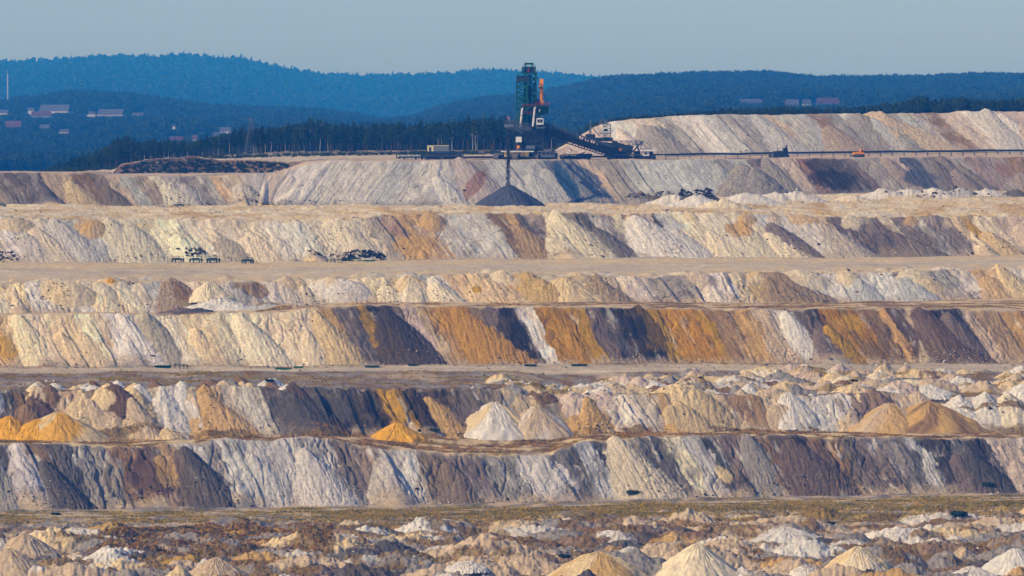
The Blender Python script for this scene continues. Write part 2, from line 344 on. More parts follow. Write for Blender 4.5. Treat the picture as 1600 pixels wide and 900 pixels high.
lobe_rand = RS.rand(4000, 3)
for k, s in enumerate(S):
    yt, yc = Yc[3 + 2 * k], Yc[4 + 2 * k]
    r0 = max(0, int(np.argmax((Y > (yt - 14)[None]).any(1)))); r1 = int(NR - np.argmax((Y[::-1] < (yc + 10)[None]).any(1)))
    sl = slice(r0, r1)
    x = X32[sl]; y = Y32[sl]; q = (yc[None] - y).astype(np.float32)          # metres in front of the crest
    run = (yc - yt)[None].astype(np.float32)
    wx = 2.0 * noise(x / 30, q / 30, 50 + k) + 0.35 * noise(x / 4.5, q / 9, 60 + k)
    shx = np.interp(PX, [380, 430, 640, 735], [s['shear'], -.62, -.5, s['shear']]).astype(np.float32)[None] if k == 5 else s['shear']
    u = x - shx * q + wx
    toks = s['seq'].split(); st = [(float(toks[i]), toks[i + 1]) for i in range(0, len(toks), 2)]
    ymid = np.interp([a for a, _ in st], PX, (yt + yc) / 2); qm = np.interp([a for a, _ in st], PX, (yc - yt) / 2)
    shf = (lambda a: np.interp(a, [380, 430, 640, 735], [s['shear'], -.62, -.5, s['shear']])) if k == 5 else (lambda a: s['shear'])
    ub = [(a - 800) / F * ym - shf(a) * qq for (a, _), ym, qq in zip(st, ymid, qm)]
    # split wide dumps into sub lobes
    B = []; cols = []; amp = []
    for i in range(len(ub)):
        e = ub[i + 1] if i + 1 < len(ub) else ub[i] + 20
        cuts = [ub[i]]
        while cuts[-1] < e - 3.5: cuts.append(cuts[-1] + RS.uniform(3.0, 9) * (1 + 2.2 * RS.rand() ** 3))
        if len(cuts) > 1 and cuts[-1] > e - 2.5: cuts.pop()
        for j, cu in enumerate(cuts):
            B.append(cu); jit = 1 + 0.30 * (RS.rand() - .5)
            cc_ = PAL[st[i][1]]; nb_ = PAL[st[(i + RS.randint(-1, 2)) % len(st)][1]]
            cols.append((cc_ + (nb_ - cc_) * .3 * RS.rand()) * jit * (1 + 0.07 * (RS.rand(3) - .5))); amp.append(0.25 + 1.2 * RS.rand() ** 1.3)
    B.append(B[-1] + 12); B = np.array(B); cols = np.array(cols); amp = np.array(amp)
    un = u + 2.6 * noise(x / 13, q / 11, 68 + k) + 1.0 * noise(x / 4, q / 5, 69 + k) + 0.6 * noise(x / 1.3, q / 2, 70 + k)
    idx = np.clip(np.searchsorted(B, un) - 1, 0, len(cols) - 1)
    wid = B[1:] - B[:-1]
    ph = np.clip((u - B[np.clip(np.searchsorted(B, u) - 1, 0, len(cols) - 1)]) / wid[np.clip(np.searchsorted(B, u) - 1, 0, len(cols) - 1)], 0, 1)
    idg = np.clip(np.searchsorted(B, u) - 1, 0, len(cols) - 1)
    a_l = (amp[idg] * np.minimum(wid[idg] / 9.0, 1.25)).astype(np.float32)
    saw = (np.power(ph, 0.8) * (1 - sstep(0.80, 1.0, ph))).astype(np.float32)
    qn = np.clip(q / run, -0.3, 1.3)
    lobe = s['A'] * a_l * saw * (0.45 + 0.55 * sstep(-.1, .35, qn)) * (.15 + .95 * sstep(-.4, .6, noise(x / 38, q / 40, 82 + k))) * (1 if k in (0, 1) else np.interp(PX, [480, 620], [.45, .95])[None])
    lobe += s['A'] * 0.8 * noise(x / 34, q / 60, 80 + k)
    fans = []
    for j in range(8):
        uc = RS.uniform(B[0], B[-1]); q0 = RS.uniform(-.1, .55); tn = RS.uniform(.22, .55); qq = q - q0 * run
        hw = np.maximum(tn * qq, .01); du = (u - uc + .12 * qq) / hw
        b_ = np.clip(1 - np.abs(du) ** 1.7, 0, 1) * (qq > 0) * np.minimum(hw, 7) * RS.uniform(.18, .5)
        fans.append((b_ > .02, sstep(0, .35, b_), idx[0, 0] if False else int(np.clip(np.searchsorted(B, uc) - 1 + RS.randint(-1, 2), 0, len(cols) - 1))))
        lobe = np.maximum(lobe, lobe * .35 + b_ * 1.5)
    w_ = sstep(-9, 0, q) * (1 - sstep(run + 3, run + 12, q))
    Dk = lobe * w_
    # rills running down the face
    r1_ = noise(u / 1.5, q / 14, 90 + k); r2_ = noise(u / 0.7, q / 6, 95 + k)
    on = sstep(-2, 3, q) * (1 - sstep(run - 3, run + 3, q))
    er = s['er']
    gn = 1 - np.abs(noise(u / 5.5 + .6 * noise(x / 5, q / 5, 12 + k), q / 26, 100 + k)) * 3.5
    gul = np.clip(gn, 0, 1) ** 2 * sstep(-.1, .35, noise(x / 25, q / 25, 105 + k))
    Z_ = on * (0.10 + 0.26 * er) * (r1_ + 0.55 * r2_) - on * gul * 1.5 * er
    Z_ += on * (0.10 + .85 * er) * 0.42 * fbm(x / 3.0, q / 3.0, 5, 110 + k, .68) - on * (.12 + .4 * er) * np.clip(1 - 6 * np.abs(noise(u / 3.0 + .5 * noise(x / 2.5, q / 2.5, 113 + k), q / 12, 111 + k)), 0, 1)
    D[sl] += Dk; ERO[sl] += Z_
    # colour
    c = cols[idx].astype(np.float32)
    c2 = cols[np.clip(idx + 1, 0, len(cols) - 1)].astype(np.float32)
    cm_ = np.stack([np.interp(u, (B[1:] + B[:-1]) / 2, np.convolve(np.pad(cols[:, i_], 4, mode='edge'), np.ones(9) / 9, 'valid')) for i_ in range(3)], -1).astype(np.float32)
    c = mix(c, cm_, ((.03 if k == 2 else .12) + (.15 if k == 2 else .35) * sstep(-.1, .5, fbm(x / 11, q / 9, 3, 115 + k))).astype(np.float32))
    c = mix(c, c2, sstep(0.45, 1.0, np.clip((un - B[idx]) / wid[idx], 0, 1)) * sstep(-.2, .5, noise(u / 2.2, q / 14, 120 + k)) * .75)
    for _, ft_, ci_ in fans: c = mix(c, (cols[ci_][None, None] * np.ones_like(c)), (ft_ * .7).astype(np.float32))
    blot = fbm(x / 5 + 9, q / 7, 4, 130 + k, .6)
    c *= (1 + (0.20 + .36 * er) * blot + 0.13 * noise(u / 1.1, q / 12, 135 + k))[..., None]
    alt = mix(PAL['white'][None, None] * 0.95, PAL['dark'][None, None], sstep(-.1, .1, noise(u / 7, q / 15, 137 + k)))
    c = mix(c, alt, sstep(0.22, 0.5, fbm(u / 3.2, q / 10, 4, 140 + k, .6)) * min(1, .12 + .6 * er))
    # toe rubble and crest lip
    tb = sstep(run - 3.5, run + .5, q + 1.5 * blot) 
    c = mix(c, (PAL['beige'] * .85 if k not in (5, 6) else PAL['grey'])[None, None] * (1 + .35 * noise(x / 1.2, q / 1.2, 150 + k))[..., None], tb * .7)
    wc = (on * 0 + 1) * sstep(-1.5, 1.0, q + 1.5 * blot) * (1 - sstep(run + .5, run + 3, q))
    Cc[sl] = mix(Cc[sl], c, wc)

Yq = Y + D
Z = prof(P2, Yq).astype(np.float32) + ERO
for k in range(7):
    qq_ = Y32 - Yc[4 + 2 * k][None].astype(np.float32)
    Z += (CJ[k] * .28 * (noise(X32 / 13, 0 * X32 + k, 31) * 1.5 + noise(X32 / 4.2, qq_ / 5, 32)) * sstep(-14, -2, qq_) * (1 - sstep(2, 11, qq_))).astype(np.float32)
del ERO
# roughness of the benches
rough = 0.18 * fbm(X32 / 4, Y32 / 4, 3, 200) + 0.5 * fbm(X32 / 25, Y32 / 25, 3, 210)
Z += rough
# mounds of rubble on bench 5/6 (pale churned ground) and near field
benchm = np.zeros(Y.shape, bool)
for k_ in range(1, 7): benchm |= (Y > (Yc[2 + 2 * k_] + 3)[None]) & (Y < (Yc[3 + 2 * k_] - 3)[None])
Z += np.where(benchm, .35 * noise(X32 / 40, (Y32 - .05 * X32) / 9.0, 215) + .25 * np.clip(1 - 5 * np.abs(noise(X32 / 70, (Y32 - .05 * X32) / 16, 216)), 0, 1), 0).astype(np.float32)
m5 = (Y > (Yc[12] - 2)[None]) & (Y < (Yc[13] - 5)[None])
Z += np.where(m5, 0.9 * np.abs(fbm(X32 / 9, Y32 / 9, 4, 220, .6)) + .9 * sstep(-.1, .6, noise(X32 / 30, Y32 / 16, 225)), 0)
m0 = sstep(-15, -60, Y32 - Yc[3][None].astype(np.float32))
Z += m0 * (1.6 * np.abs(fbm(X32 / 10, Y32 / 10, 4, 230, .55)) - .3)

for off_, dep_, wv in ((92, 2.6, 5), (122, 3.6, 8)):
    ya = Yc[3][None] - off_ + wv * noise(X32 / 45, 0 * X32 + off_, 235) + 1.2 * noise(X32 / 6, 0 * X32, 236)
    on_ = sstep(-.35, .1, noise(X32 / 90, 0 * X32 + off_, 237))
    Z -= (dep_ * on_ * (1 - sstep(ya, ya + 1.6 * dep_, Y32))).astype(np.float32)
# ------------------------------------------------------------------ dumped cones melted into the terrain
def add_cone(px, Y0, hgt, sl=0.7, col='beige', sx=1.0, seed=0, tip=0.8, mixc=1.0, sink=0.6, g=None, rug=1.0):
    global Z, Cc
    x0 = (px - 800) / F * Y0; R = hgt / sl * 1.35 + 2
    c0 = np.searchsorted(PX, 800 + (x0 - R * sx * 1.2) * F / Y0); c1 = np.searchsorted(PX, 800 + (x0 + R * sx * 1.2) * F / Y0)
    if c1 <= c0 + 1: return
    cm = min(NC - 1, max(0, (c0 + c1) // 2)); yy = Y[:, cm]
    r0 = np.searchsorted(yy, Y0 - R - 12); r1 = np.searchsorted(yy, Y0 + R + 12)
    if r1 <= r0 + 1: return
    W = (slice(r0, r1), slice(c0, c1))
    x = X32[W]; y = Y32[W]; dx = (x - x0) / sx; dy = y - Y0
    d = np.sqrt(dx * dx + dy * dy); an = np.arctan2(dy, dx)
    if g is None: g = float(prof(np.array([px], float), np.array([Y0]))[0])
    rr = 0.02 * d * noise(an * 6 + seed, d / 9, seed) + rug * .5 * min(1.5, hgt / 3) * fbm(x / 4 + seed, y / 4, 3, seed + 1, .6)
    fo = hgt / sl
    z = g + hgt - sink - sl * (np.sqrt(d * d + tip * tip) - tip) - .10 * np.maximum(0, d - fo) ** 2 + rr + 0.2 * noise(x / 1.2, y / 1.2, seed + 3)
    t = sstep(-0.25, 0.1, z - Z[W])
    Z[W] = np.maximum(Z[W], z)
    c = (PAL[col] if isinstance(col, str) else col)[None, None] * (1 + .16 * noise(an * 9, d / 12, seed + 5) + .14 * noise(x / 3, y / 3, seed + 6))[..., None]
    Cc[W] = mix(Cc[W], c.astype(np.float32), t * mixc)

def cone_px(px, pt, pb, lv, col, sl=0.72, **kw):
    Yf = level_spot(px, pb, lv); g = float(prof(np.array([float(px)]), np.array([Yf]))[0]); h = CZ - g
    a = pt - HZ; R = max(1.0, (F * h - a * Yf) / (a + F * sl))
    add_cone(px, Yf + R, R * sl + .6, sl, col, g=g, seed=int(px * 7 + pt) % 997, **kw)

def add_fan(k, px, fr, hp, dsl, shear, col=None, seed=0):
    """a load tipped down face k: a cone barely steeper than the face, so that it spreads into a fan below its tip"""
    global Z, Cc
    yt = np.interp(px, PX, Yc[3 + 2 * k]); yc = np.interp(px, PX, Yc[4 + 2 * k]); Y0 = yt + (yc - yt) * fr
    cm = int(np.searchsorted(PX, px)); 
    if cm < 5 or cm > NC - 5: return
    if k == 2 and 520 < px < 1230: hp *= .7
    g = float(np.interp(Y0, Y[:, cm], Z[:, cm])); x0 = (px - 800) / F * Y0; sl = S[k]['s'] * dsl
    c0 = np.searchsorted(PX, px - 90); c1 = np.searchsorted(PX, px + 230); r0 = int(np.searchsorted(Y[:, cm], yt - 14)); r1 = int(np.searchsorted(Y[:, cm], yc + 10))
    W = (slice(r0, r1), slice(c0, c1)); x = X32[W]; y = Y32[W]; dy = (Y0 - y); dx = x - x0 - shear * np.maximum(dy, 0)
    wob = .8 * noise(x / 3, y / 3, seed) + .5 * noise(x / 1.1, y / 1.6, seed + 1)
    d = np.sqrt((dx * (.75 + .3 * noise(np.array([seed * .37]), np.array([.5]), 9)[0])) ** 2 + dy * dy + .15) - .39
    z = g + hp - sl * d + .22 * noise(dx / 1.2 + wob * .4, dy / 8, seed + 2) + .22 * wob + (.3 + .4 * S[k]['er']) * .5 * fbm(x / 2.5, y / 2.5, 4, seed + 6, .68) - .35 * np.clip(1 - 6 * np.abs(noise(dx / 2.6 + .3 * wob, dy / 14, seed + 7)), 0, 1) * (.4 + S[k]['er'])
    z = z - .5 * np.maximum(0, -(y - (yt - 3))) 
    t = sstep(-.12, .08, z - Z[W]) * sstep(yc[..., None] + 6 if False else yc + 6, yc + 1, y)
    base_c = Cc[min(NR - 1, int(np.searchsorted(Y[:, cm], Y0 - 3))), cm] if col is None else PAL[col]
    c = base_c[None, None] * (1 + .14 * noise(dx / .9, dy / 8, seed + 3) + .16 * fbm(x / 3, y / 3, 3, seed + 4, .7))[..., None]
    Z[W] = np.where(t > 0, np.maximum(Z[W], z), Z[W]); Cc[W] = mix(Cc[W], c.astype(np.float32), (t * .9).astype(np.float32))
FANC = [['slate', 'grey', 'purple', 'slate', 'dark', 'chalk'], ['beige', 'sand', 'brown', 'orange', 'slate', 'dbrown'], ['ochre', 'brown', 'slate', 'beige', 'purple', 'deep'], ['cream', 'sand', 'beige', 'pale', 'blue'],
        ['cream', 'pale', 'blue', 'sand', 'purple'], ['blue', 'grey', 'pale', 'beige'], ['blue', 'pale', 'beige', 'grey']]
for k in range(7):
    for j in range([20, 34, 24, 34, 34, 26, 26][k]):
        px_ = RS.uniform(-200, 1800) if k < 6 else RS.uniform(900, 1800)
        add_fan(k, px_, RS.uniform(.45, 1.02), RS.uniform(.7, 2.3) * (1.1 if k < 3 else .9), RS.uniform(1.02, 1.22), (RS.uniform(.15, .55) if not (k == 5 and 390 < px_ < 660) else -.5), None if (RS.rand() < .72 or (px_ < 500 and k > 1) or (k == 2 and 520 < px_ < 1230)) else FANC[k][RS.randint(len(FANC[k]))], seed=3000 + k * 60 + j)

W_ = lambda seq: [seq[RS.randint(len(seq))]][0]
# second bench from the front: big dumped cones against slope 2
for a in [(-60, 615, 690, 'beige'), (20, 622, 688, 'brown'), (62, 612, 688, 'dbrown'), (125, 610, 688, 'sand'), (172, 612, 688, 'beige'), (208, 607, 688, 'sand'), (250, 603, 687, 'pale'),
          (318, 601, 686, 'orange'), (362, 594, 684, 'grey'), (895, 628, 680, 'orange'), (918, 622, 680, 'orange'), (1052, 612, 676, 'orange'),
          (832, 632, 683, 'sand'), (1540, 612, 676, 'pale'), (1575, 614, 676, 'cream'), (1500, 616, 676, 'pale'), (1098, 614, 675, 'sand'), (1160, 609, 675, 'beige'), (1268, 616, 674, 'pale'), (1320, 610, 674, 'sand'), (1350, 608, 673, 'purple'), (1700, 614, 675, 'beige')]:
    cone_px(a[0], a[1], a[2], 1, a[3], sl=.85, mixc=.9)
# churned field of little cones behind the crest of slope 2
for i in range(330):
    px = RS.uniform(780, 1800); f_ = RS.rand()
    Y0 = np.interp(px, PX, Yc[6]) + 4 + f_ * (24 + 60 * sstep(850, 1300, px)) 
    add_cone(px, Y0, RS.uniform(1.3, 4.6), RS.uniform(.55, .8), W_(['cream', 'sand', 'pale', 'beige', 'beige', 'pink', 'brown', 'pale', 'grey']), sx=RS.uniform(.8, 1.9), seed=i + 20, rug=1.6, tip=RS.uniform(.4, 2))
for i in range(60):
    px = RS.uniform(-200, 460); Y0 = np.interp(px, PX, Yc[6]) + RS.uniform(0, 14)
    add_cone(px, Y0, RS.uniform(1.2, 3.4), RS.uniform(.6, .8), W_(['sand', 'pale', 'white', 'beige', 'brown']), seed=i + 420)
# the near heap field: rows of loads tipped side by side
for i in range(620):
    px = RS.uniform(-230, 1830); Y0 = RS.uniform(1360, np.interp(px, PX, Yc[3]) - 78)
    t = (1540 - Y0) / 150
    far_right = 1 if px > 1250 else 0
    hh = RS.uniform(1.4, 3.6) + 3.2 * max(0, min(1, t)) * RS.rand() ** 1.5
    wave = noise(np.array([px / 260.0]), np.array([Y0 / 30.0]), 77)[0]
    pal = ['pale', 'grey', 'grey', 'slate', 'purple', 'grey', 'beige', 'brown'] if wave > -.05 else ['pale', 'beige', 'sand', 'brown', 'slate', 'grey']
    if 150 < px < 500 and RS.rand() < .4: pal = ['brown', 'rust', 'ochre', 'grey', 'slate']
    add_cone(px + 0, Y0, hh, RS.uniform(.5, 1.1), W_(pal), sx=RS.uniform(.6, 3.2), seed=i + 520, tip=RS.uniform(.8, 5.0), mixc=.8, rug=1.9)
for i in range(170):
    px = RS.uniform(-230, 1830); lim_ = np.interp(px, PX, Yc[3]) - 84; Y0 = RS.uniform(1375, lim_); hh = RS.uniform(2.6, 5.2) + 4.0 * RS.rand() * (Y0 < 1490)
    add_cone(px, Y0, hh, RS.uniform(.58, .85), W_(['pale', 'grey', 'beige', 'pale', 'slate', 'sand', 'grey', 'beige', 'white', 'orange']), sx=RS.uniform(.8, 2.4), seed=i + 5520, tip=RS.uniform(.3, 3.0), mixc=.92, rug=1.9)
# pale dumps on the churned bench under the upper face
for a in [(1165, 300, 322, 'white'), (1090, 304, 325, 'white'), (1130, 310, 328, 'cream'), (1245, 297, 318, 'pale'), (1210, 300, 318, 'pale'), (1180, 303, 322, 'pale'),
          (1020, 304, 322, 'slate'), (1000, 308, 324, 'grey'), (1052, 303, 322, 'pale'), (1085, 303, 320, 'dark'), (1105, 304, 320, 'dark'), (1380, 294, 312, 'pale'), (1420, 293, 311, 'pale'), (1460, 293, 311, 'pale'),
          (1500, 293, 310, 'blue'), (1540, 294, 310, 'pale'), (1585, 296, 310, 'slate'), (1330, 303, 316, 'cream')]:
    cone_px(a[0], a[1], a[2], 5, a[3], sl=.6, sx=1.6, mixc=.9)
for i in range(240):
    px = RS.uniform(-200, 1800); Y0 = np.interp(px, PX, Yc[12]) + RS.uniform(2, 110) * RS.rand()
    add_cone(px, Y0, RS.uniform(.8, 2.0), RS.uniform(.35, .6), W_(['cream', 'sand', 'orange', 'cream', 'pale', 'beige']), sx=RS.uniform(1, 2.2), seed=i + 1420, mixc=.7)
# crest of slope 4, crest of slope 3
for i in range(120):
    px = RS.uniform(-200, 1800); Y0 = np.interp(px, PX, Yc[10]) + RS.uniform(-3, 22)
    add_cone(px, Y0, RS.uniform(.9, 2.4), RS.uniform(.4, .7), W_(['cream', 'sand', 'pale', 'beige', 'blue']), sx=RS.uniform(1, 2), seed=i + 1720, mixc=.7)
for a in [(345, 466, 486, 'white'), (285, 480, 490, 'purple'), (310, 481, 490, 'slate'), (365, 474, 486, 'white'), (420, 472, 484, 'blue'), (450, 474, 484, 'beige')]:
    cone_px(a[0], a[1], a[2], 3, a[3], sl=.5, sx=1.8)
# cones leaning on the slope of bench 5 and on the upper face
for a in [(1155, 352, 401, 5, 'cream'), ]:
    pass
cone_px(1155, 352, 402, 4, 'cream', sl=.6); patch_later = 1
cone_px(1230, 352, 402, 4, 'blue', sl=.62)
cone_px(648, 366, 406, 4, 'orange', sl=.62, sx=.9)
0 and cone_px(922, 286, 322, 5, 'blue', sl=.7, sx=.8)
cone_px(690, 269, 322, 5, 'pale', sl=.7)
cone_px(1180, 262, 308, 5, 'grey', sl=.7)
cone_px(1160, 256, 308, 5, 'grey', sl=.7)

# special colour patches, in world x and height: (px, py, bench, rx, rz, colour, strength)
def patch(px, py, k, rx, rz, col, st=1.0, skew=0.5):
    """k = slope index; a stain, or the painted stacker shadow, on the face of slope k"""
    yt = np.interp(px, PX, Yc[3 + 2 * k]); yc = np.interp(px, PX, Yc[4 + 2 * k]); ym = (yt + yc) / 2
    x0 = (px - 800) / F * ym; z0 = CZ - (py - HZ) * ym / F; rxm = rx * ym / F; rzm = rz * ym / F
    r0 = np.argmax((Y > (yt - 6)).any(1)); W = (slice(int(r0), int(min(NR, r0 + 400))), slice(*np.searchsorted(PX, [px - rx * 2.5 - 30, px + rx * 2.5 + 30])))
    x = X32[W]; z = Z[W]; y = Y32[W]
    dx = (x - x0 + skew * (z - z0)) / rxm; dz = (z - z0) / rzm
    d = np.sqrt(dx * dx + dz * dz) + .35 * fbm(x / 4, z / 4, 4, int(px) % 91, .6)
    t = (1 - sstep(.75, 1.05, d)) * ((y > yt - 8) & (y < yc + 8)) * st
    Cc[W] = mix(Cc[W], (PAL[col][None, None] * (1 + .2 * noise(x / 1.5, z / 2, 5))[..., None]).astype(np.float32), t)
patch(888, 289, 5, 13, 38, 'stacker_shadow', 1.0, .62); patch(745, 452, 3, 9, 6, 'ochre', .9, 0); patch(1155, 358, 4, 24, 13, 'orange', .9, 0); patch(742, 288, 5, 14, 24, 'rust', .95, -.55); patch(645, 385, 4, 30, 18, 'orange', .9)  # first patch paints the stacker's cast shadow down the upper face
patch(1375, 370, 4, 40, 22, 'purple', .8); patch(1470, 372, 4, 40, 24, 'purple', .6); patch(1380, 375, 4, 22, 12, 'slate', .6)
patch(282, 457, 3, 12, 14, 'brown', .9); patch(400, 455, 3, 22, 12, 'brown', .8); patch(1000, 402, 4, 20, 10, 'grey', .5)
patch(8, 542, 2, 20, 20, 'ochre', .7); patch(232, 745, 0, 42, 30, 'dbrown', .9); patch(260, 738, 0, 18, 28, 'orange', .6)
patch(640, 740, 0, 16, 28, 'white', .9, 0); patch(1130, 742, 0, 14, 14, 'sand', .8); patch(590, 640, 1, 22, 30, 'dark', .8); patch(615, 640, 1, 16, 28, 'ochre', .7)
patch(1330, 505, 2, 22, 14, 'ochre', .8); patch(1300, 280, 5, 40, 16, 'dark', .8); patch(1435, 278, 5, 30, 14, 'coal', .8); patch(1570, 265, 5, 16, 12, 'rust', .8)
patch(730, 650, 1, 30, 20, 'purple', .7); patch(480, 640, 1, 70, 26, 'slate', .75); patch(250, 262, 6, 60, 8, 'slate', .6, 0); patch(310, 258, 6, 60, 6, 'dbrown', .6, 0)
# roads: pale wheel-smoothed strips along benches
def road(k, f0, f1, col='road', st=.8):
    lo = Yc[2 + 2 * k] if k else Yc[2]; hi = Yc[3 + 2 * k]
    t = (Y - lo[None]) / (hi - lo)[None]
    f = sstep(f0 - .06, f0, t + .05 * bn) * (1 - sstep(f1, f1 + .06, t + .05 * bn))
    c = PAL[col][None, None] * (1.0 + .2 * noise(X32 / 60, (Y32 - .05 * X32) / 7, 300 + k) + .16 * fbm(X32 / 12, Y32 / 12, 3, 310 + k))[..., None]
    Cc[:] = mix(Cc, c.astype(np.float32), (f * st).astype(np.float32))
road(0, .60, .72, 'road', .9); road(2, .74, .93, 'road', .9); road(4, .35, .62, 'road', .9); road(4, .72, .82, 'sand', .6); road(6, .25, .75, 'beige', .5)
near_m = sstep(-25, -60, Y32 - Yc[3][None].astype(np.float32))
Z += near_m * (.45 * fbm(X32 / 2.4, Y32 / 2.4, 5, 240, .66) - .5 * np.clip(1 - 5 * np.abs(noise(X32 / 4, Y32 / 4, 245)), 0, 1) * sstep(0, .4, noise(X32 / 12, Y32 / 12, 246)))
mC = ((Y > (Yc[6] - 4)[None]) & (Y < (Yc[7] - 40)[None])); Z += np.where(mC, .3 * fbm(X32 / 2.2, Y32 / 2.2, 4, 250, .66), 0)
Cc *= (1 + .22 * fbm(X32 / 2.0, (Y32 + Z * 1.5) / 2.0, 4, 260, .7))[..., None]
GR = [(0, .80, .95, -200, 1800, -.02, 700, (26, 7), 'olive'), (0, .74, .93, 500, 1800, -.25, 701, (50, 5), 'olive'), (1, .1, 1.0, -200, 1800, .0, 702, (26, 7), 'dry'), (2, .10, .72, -200, 850, .2, 703, (26, 7), 'olive'),
      (2, .05, .6, 800, 1800, .3, 704, (26, 7), 'olive'), (0, .45, .76, -200, 1800, .12, 705, (14, 9), 'dry'), (0, .55, .76, 150, 520, -.1, 706, (14, 9), 'dry'), (3, .1, .9, 400, 1800, .05, 707, (26, 7), 'dry')]
for lv, f0, f1, p0, p1, thr, sd_, sc, cn in GR:
    lo = Yc[2 + 2 * lv] if lv else Yc[0]; hi = Yc[3 + 2 * lv]; r0 = int(np.argmax((Y > lo[None]).any(1))); r1 = NR - int(np.argmax((Y[::-1] < hi[None]).any(1))); sl = slice(r0, r1)
    t = (Y[sl] - lo[None]) / (hi - lo)[None]; nn = fbm(X32[sl] / sc[0], Y32[sl] / sc[1], 3, sd_)
    m_ = sstep(thr - .08, thr + .15, nn) * (t > f0) * (t < f1) * ((PX > p0) & (PX < p1))[None] * .8
    Cc[sl] = mix(Cc[sl], (PAL[cn][None, None] * (1 + .35 * noise(X32[sl] / 5, Y32[sl] / 3, sd_ + 30))[..., None]).astype(np.float32), m_.astype(np.float32))
np.clip(Cc, 0.012, 0.75, out=Cc)
V = np.stack([X, Y, Z], -1).reshape(-1, 3)
me = np_mesh('mine_terrain', V, grid_faces(NR, NC), Cc.reshape(-1, 3))
terr = link('mine_terrain', me, M['soil']); tag(terr, 'terraced spoil faces and benches of the open pit mine', kind='structure')
print('terrain', NR, NC)

def ground(px, Yv):
    """terrain height at a point seen in column px at distance Y"""
    c = int(np.clip(np.searchsorted(PX, px), 0, NC - 1)); return float(np.interp(Yv, Y[:, c], Z[:, c]))

def wx(px, Yv): return (px - 800) / F * Yv

# ------------------------------------------------------------------ valley and hills
farcrest = poly([(-600, 118), (-300, 112), (0, 112), (60, 110), (150, 104), (280, 102), (380, 107), (440, 122), (480, 128), (530, 134), (620, 134), (700, 131), (770, 125), (860, 131), (950, 140), (1100, 142), (1600, 136), (2200, 128)])
midcrest = poly([(-600, 175), (-100, 180), (0, 178), (30, 172), (60, 170), (110, 162), (200, 164), (270, 176), (330, 184), (420, 188), (520, 194), (600, 206), (640, 203), (690, 184), (760, 172), (830, 168), (900, 152), (960, 140), (1040, 136), (1100, 134), (1200, 132), (1270, 140), (1350, 141), (1450, 139), (1520, 135), (1600, 134), (2200, 130)])
midtoe = poly([(-600, 262), (0, 262), (150, 262), (300, 245), (500, 228), (900, 220), (1100, 200), (1600, 190), (2200, 190)])
PXF = np.linspace(-1400, 3000, 420)
YF = np.concatenate([np.linspace(2790, 3500, 30, endpoint=False), np.linspace(3500, 9000, 170, endpoint=False), np.linspace(9000, 11000, 30, endpoint=False), np.linspace(11000, 15700, 120, endpoint=False), np.linspace(15700, 18900, 30)])
def far_h(px, y):
    z0 = CZ - hpx2(px) - 3; zt = CZ - (midtoe(px) + 4 - HZ) * 5200 / F; zm = CZ - (midcrest(px) - 6 - HZ) * 8500 / F
    zb = zm - 40; zf0 = CZ - 70.0 + 0 * px; zf = CZ - (farcrest(px) - 4 - HZ) * 15500 / F
    ks = [(2790, z0), (5200, zt), (6800, zt + (zm - zt) * .42), (8500, zm), (9600, zb), (11500, zf0), (13200, zf0 + (zf - zf0) * .45), (15500, zf), (16300, zf - 25), (18900, -20 + 0 * px)]
    z = z0 + 0 * y
    for (a, za), (b, zb_) in zip(ks[:-1], ks[1:]):
        t = np.clip((y - a) / (b - a), 0, 1); t = t * t * (3 - 2 * t) * .5 + t * .5
        z = np.where(y >= a, za + (zb_ - za) * t, z)
    x = (px - 800) / F * y
    return z + 9 * fbm(x / 260, y / 260, 4, 400) * sstep(2900, 3500, y) * (1 - .4 * sstep(7500, 8500, y)) + 28 * noise(x / 800, y / 1300, 410) * sstep(9000, 11000, y) * (1 - sstep(14300, 15500, y))
Pg, Yg = np.meshgrid(PXF, YF); Zg = far_h(Pg, Yg); Xg = (Pg - 800) / F * Yg
cg = mix(lin((70, 84, 44))[None, None], lin((120, 116, 70))[None, None], sstep(.0, .4, fbm(Xg / 120, Yg / 160, 3, 420)))
fg = link('valley_ground', np_mesh('valley_ground', np.stack([Xg, Yg, Zg], -1).reshape(-1, 3), grid_faces(len(YF), len(PXF)), cg.reshape(-1, 3)), M['ground'])
tag(fg, 'hazy valley and wooded hills behind the mine', kind='structure')
# plain ground under and around everything
gp = np_mesh('ground', np.array([(-8990, -50, -12), (8990, -50, -12), (8990, 18990, -12), (-8990, 18990, -12)], float), np.array([(0, 1, 2, 3)]), np.tile(lin((120, 110, 84)), (4, 1)))
tag(link('ground', gp, M['ground']), 'plain ground below the mine', kind='structure')

# ------------------------------------------------------------------ trees
def leaf_cloud(rs, blobs, n, size, flat=.6):
    """n small leaf clumps (triangles pairs) spread through ellipsoid blobs (cx,cy,cz,rx,ry,rz)"""
    V = []; Fq = []
    bl = np.array(blobs); vol = (bl[:, 3] * bl[:, 4] * bl[:, 5]) ** .67; pr = vol / vol.sum()
    ii = rs.choice(len(bl), n, p=pr); d = rs.normal(size=(n, 3)); d /= np.linalg.norm(d, axis=1)[:, None]
    r = rs.rand(n) ** .38
    c = bl[ii, :3] + d * bl[ii, 3:] * r[:, None]
    a = rs.normal(size=(n, 3)); a /= np.linalg.norm(a, axis=1)[:, None]
    nn = d + .7 * rs.normal(size=(n, 3)); nn /= np.linalg.norm(nn, axis=1)[:, None]
    t = np.cross(nn, a); t /= np.linalg.norm(t, axis=1)[:, None] + 1e-6; bb = np.cross(nn, t)
    sz = size * rs.uniform(.6, 1.3, (n, 1))
    q = np.stack([c - t * sz, c + bb * sz * .7, c + t * sz, c - bb * sz * .7], 1)
    return q.reshape(-1, 3), np.arange(n * 4).reshape(n, 4)

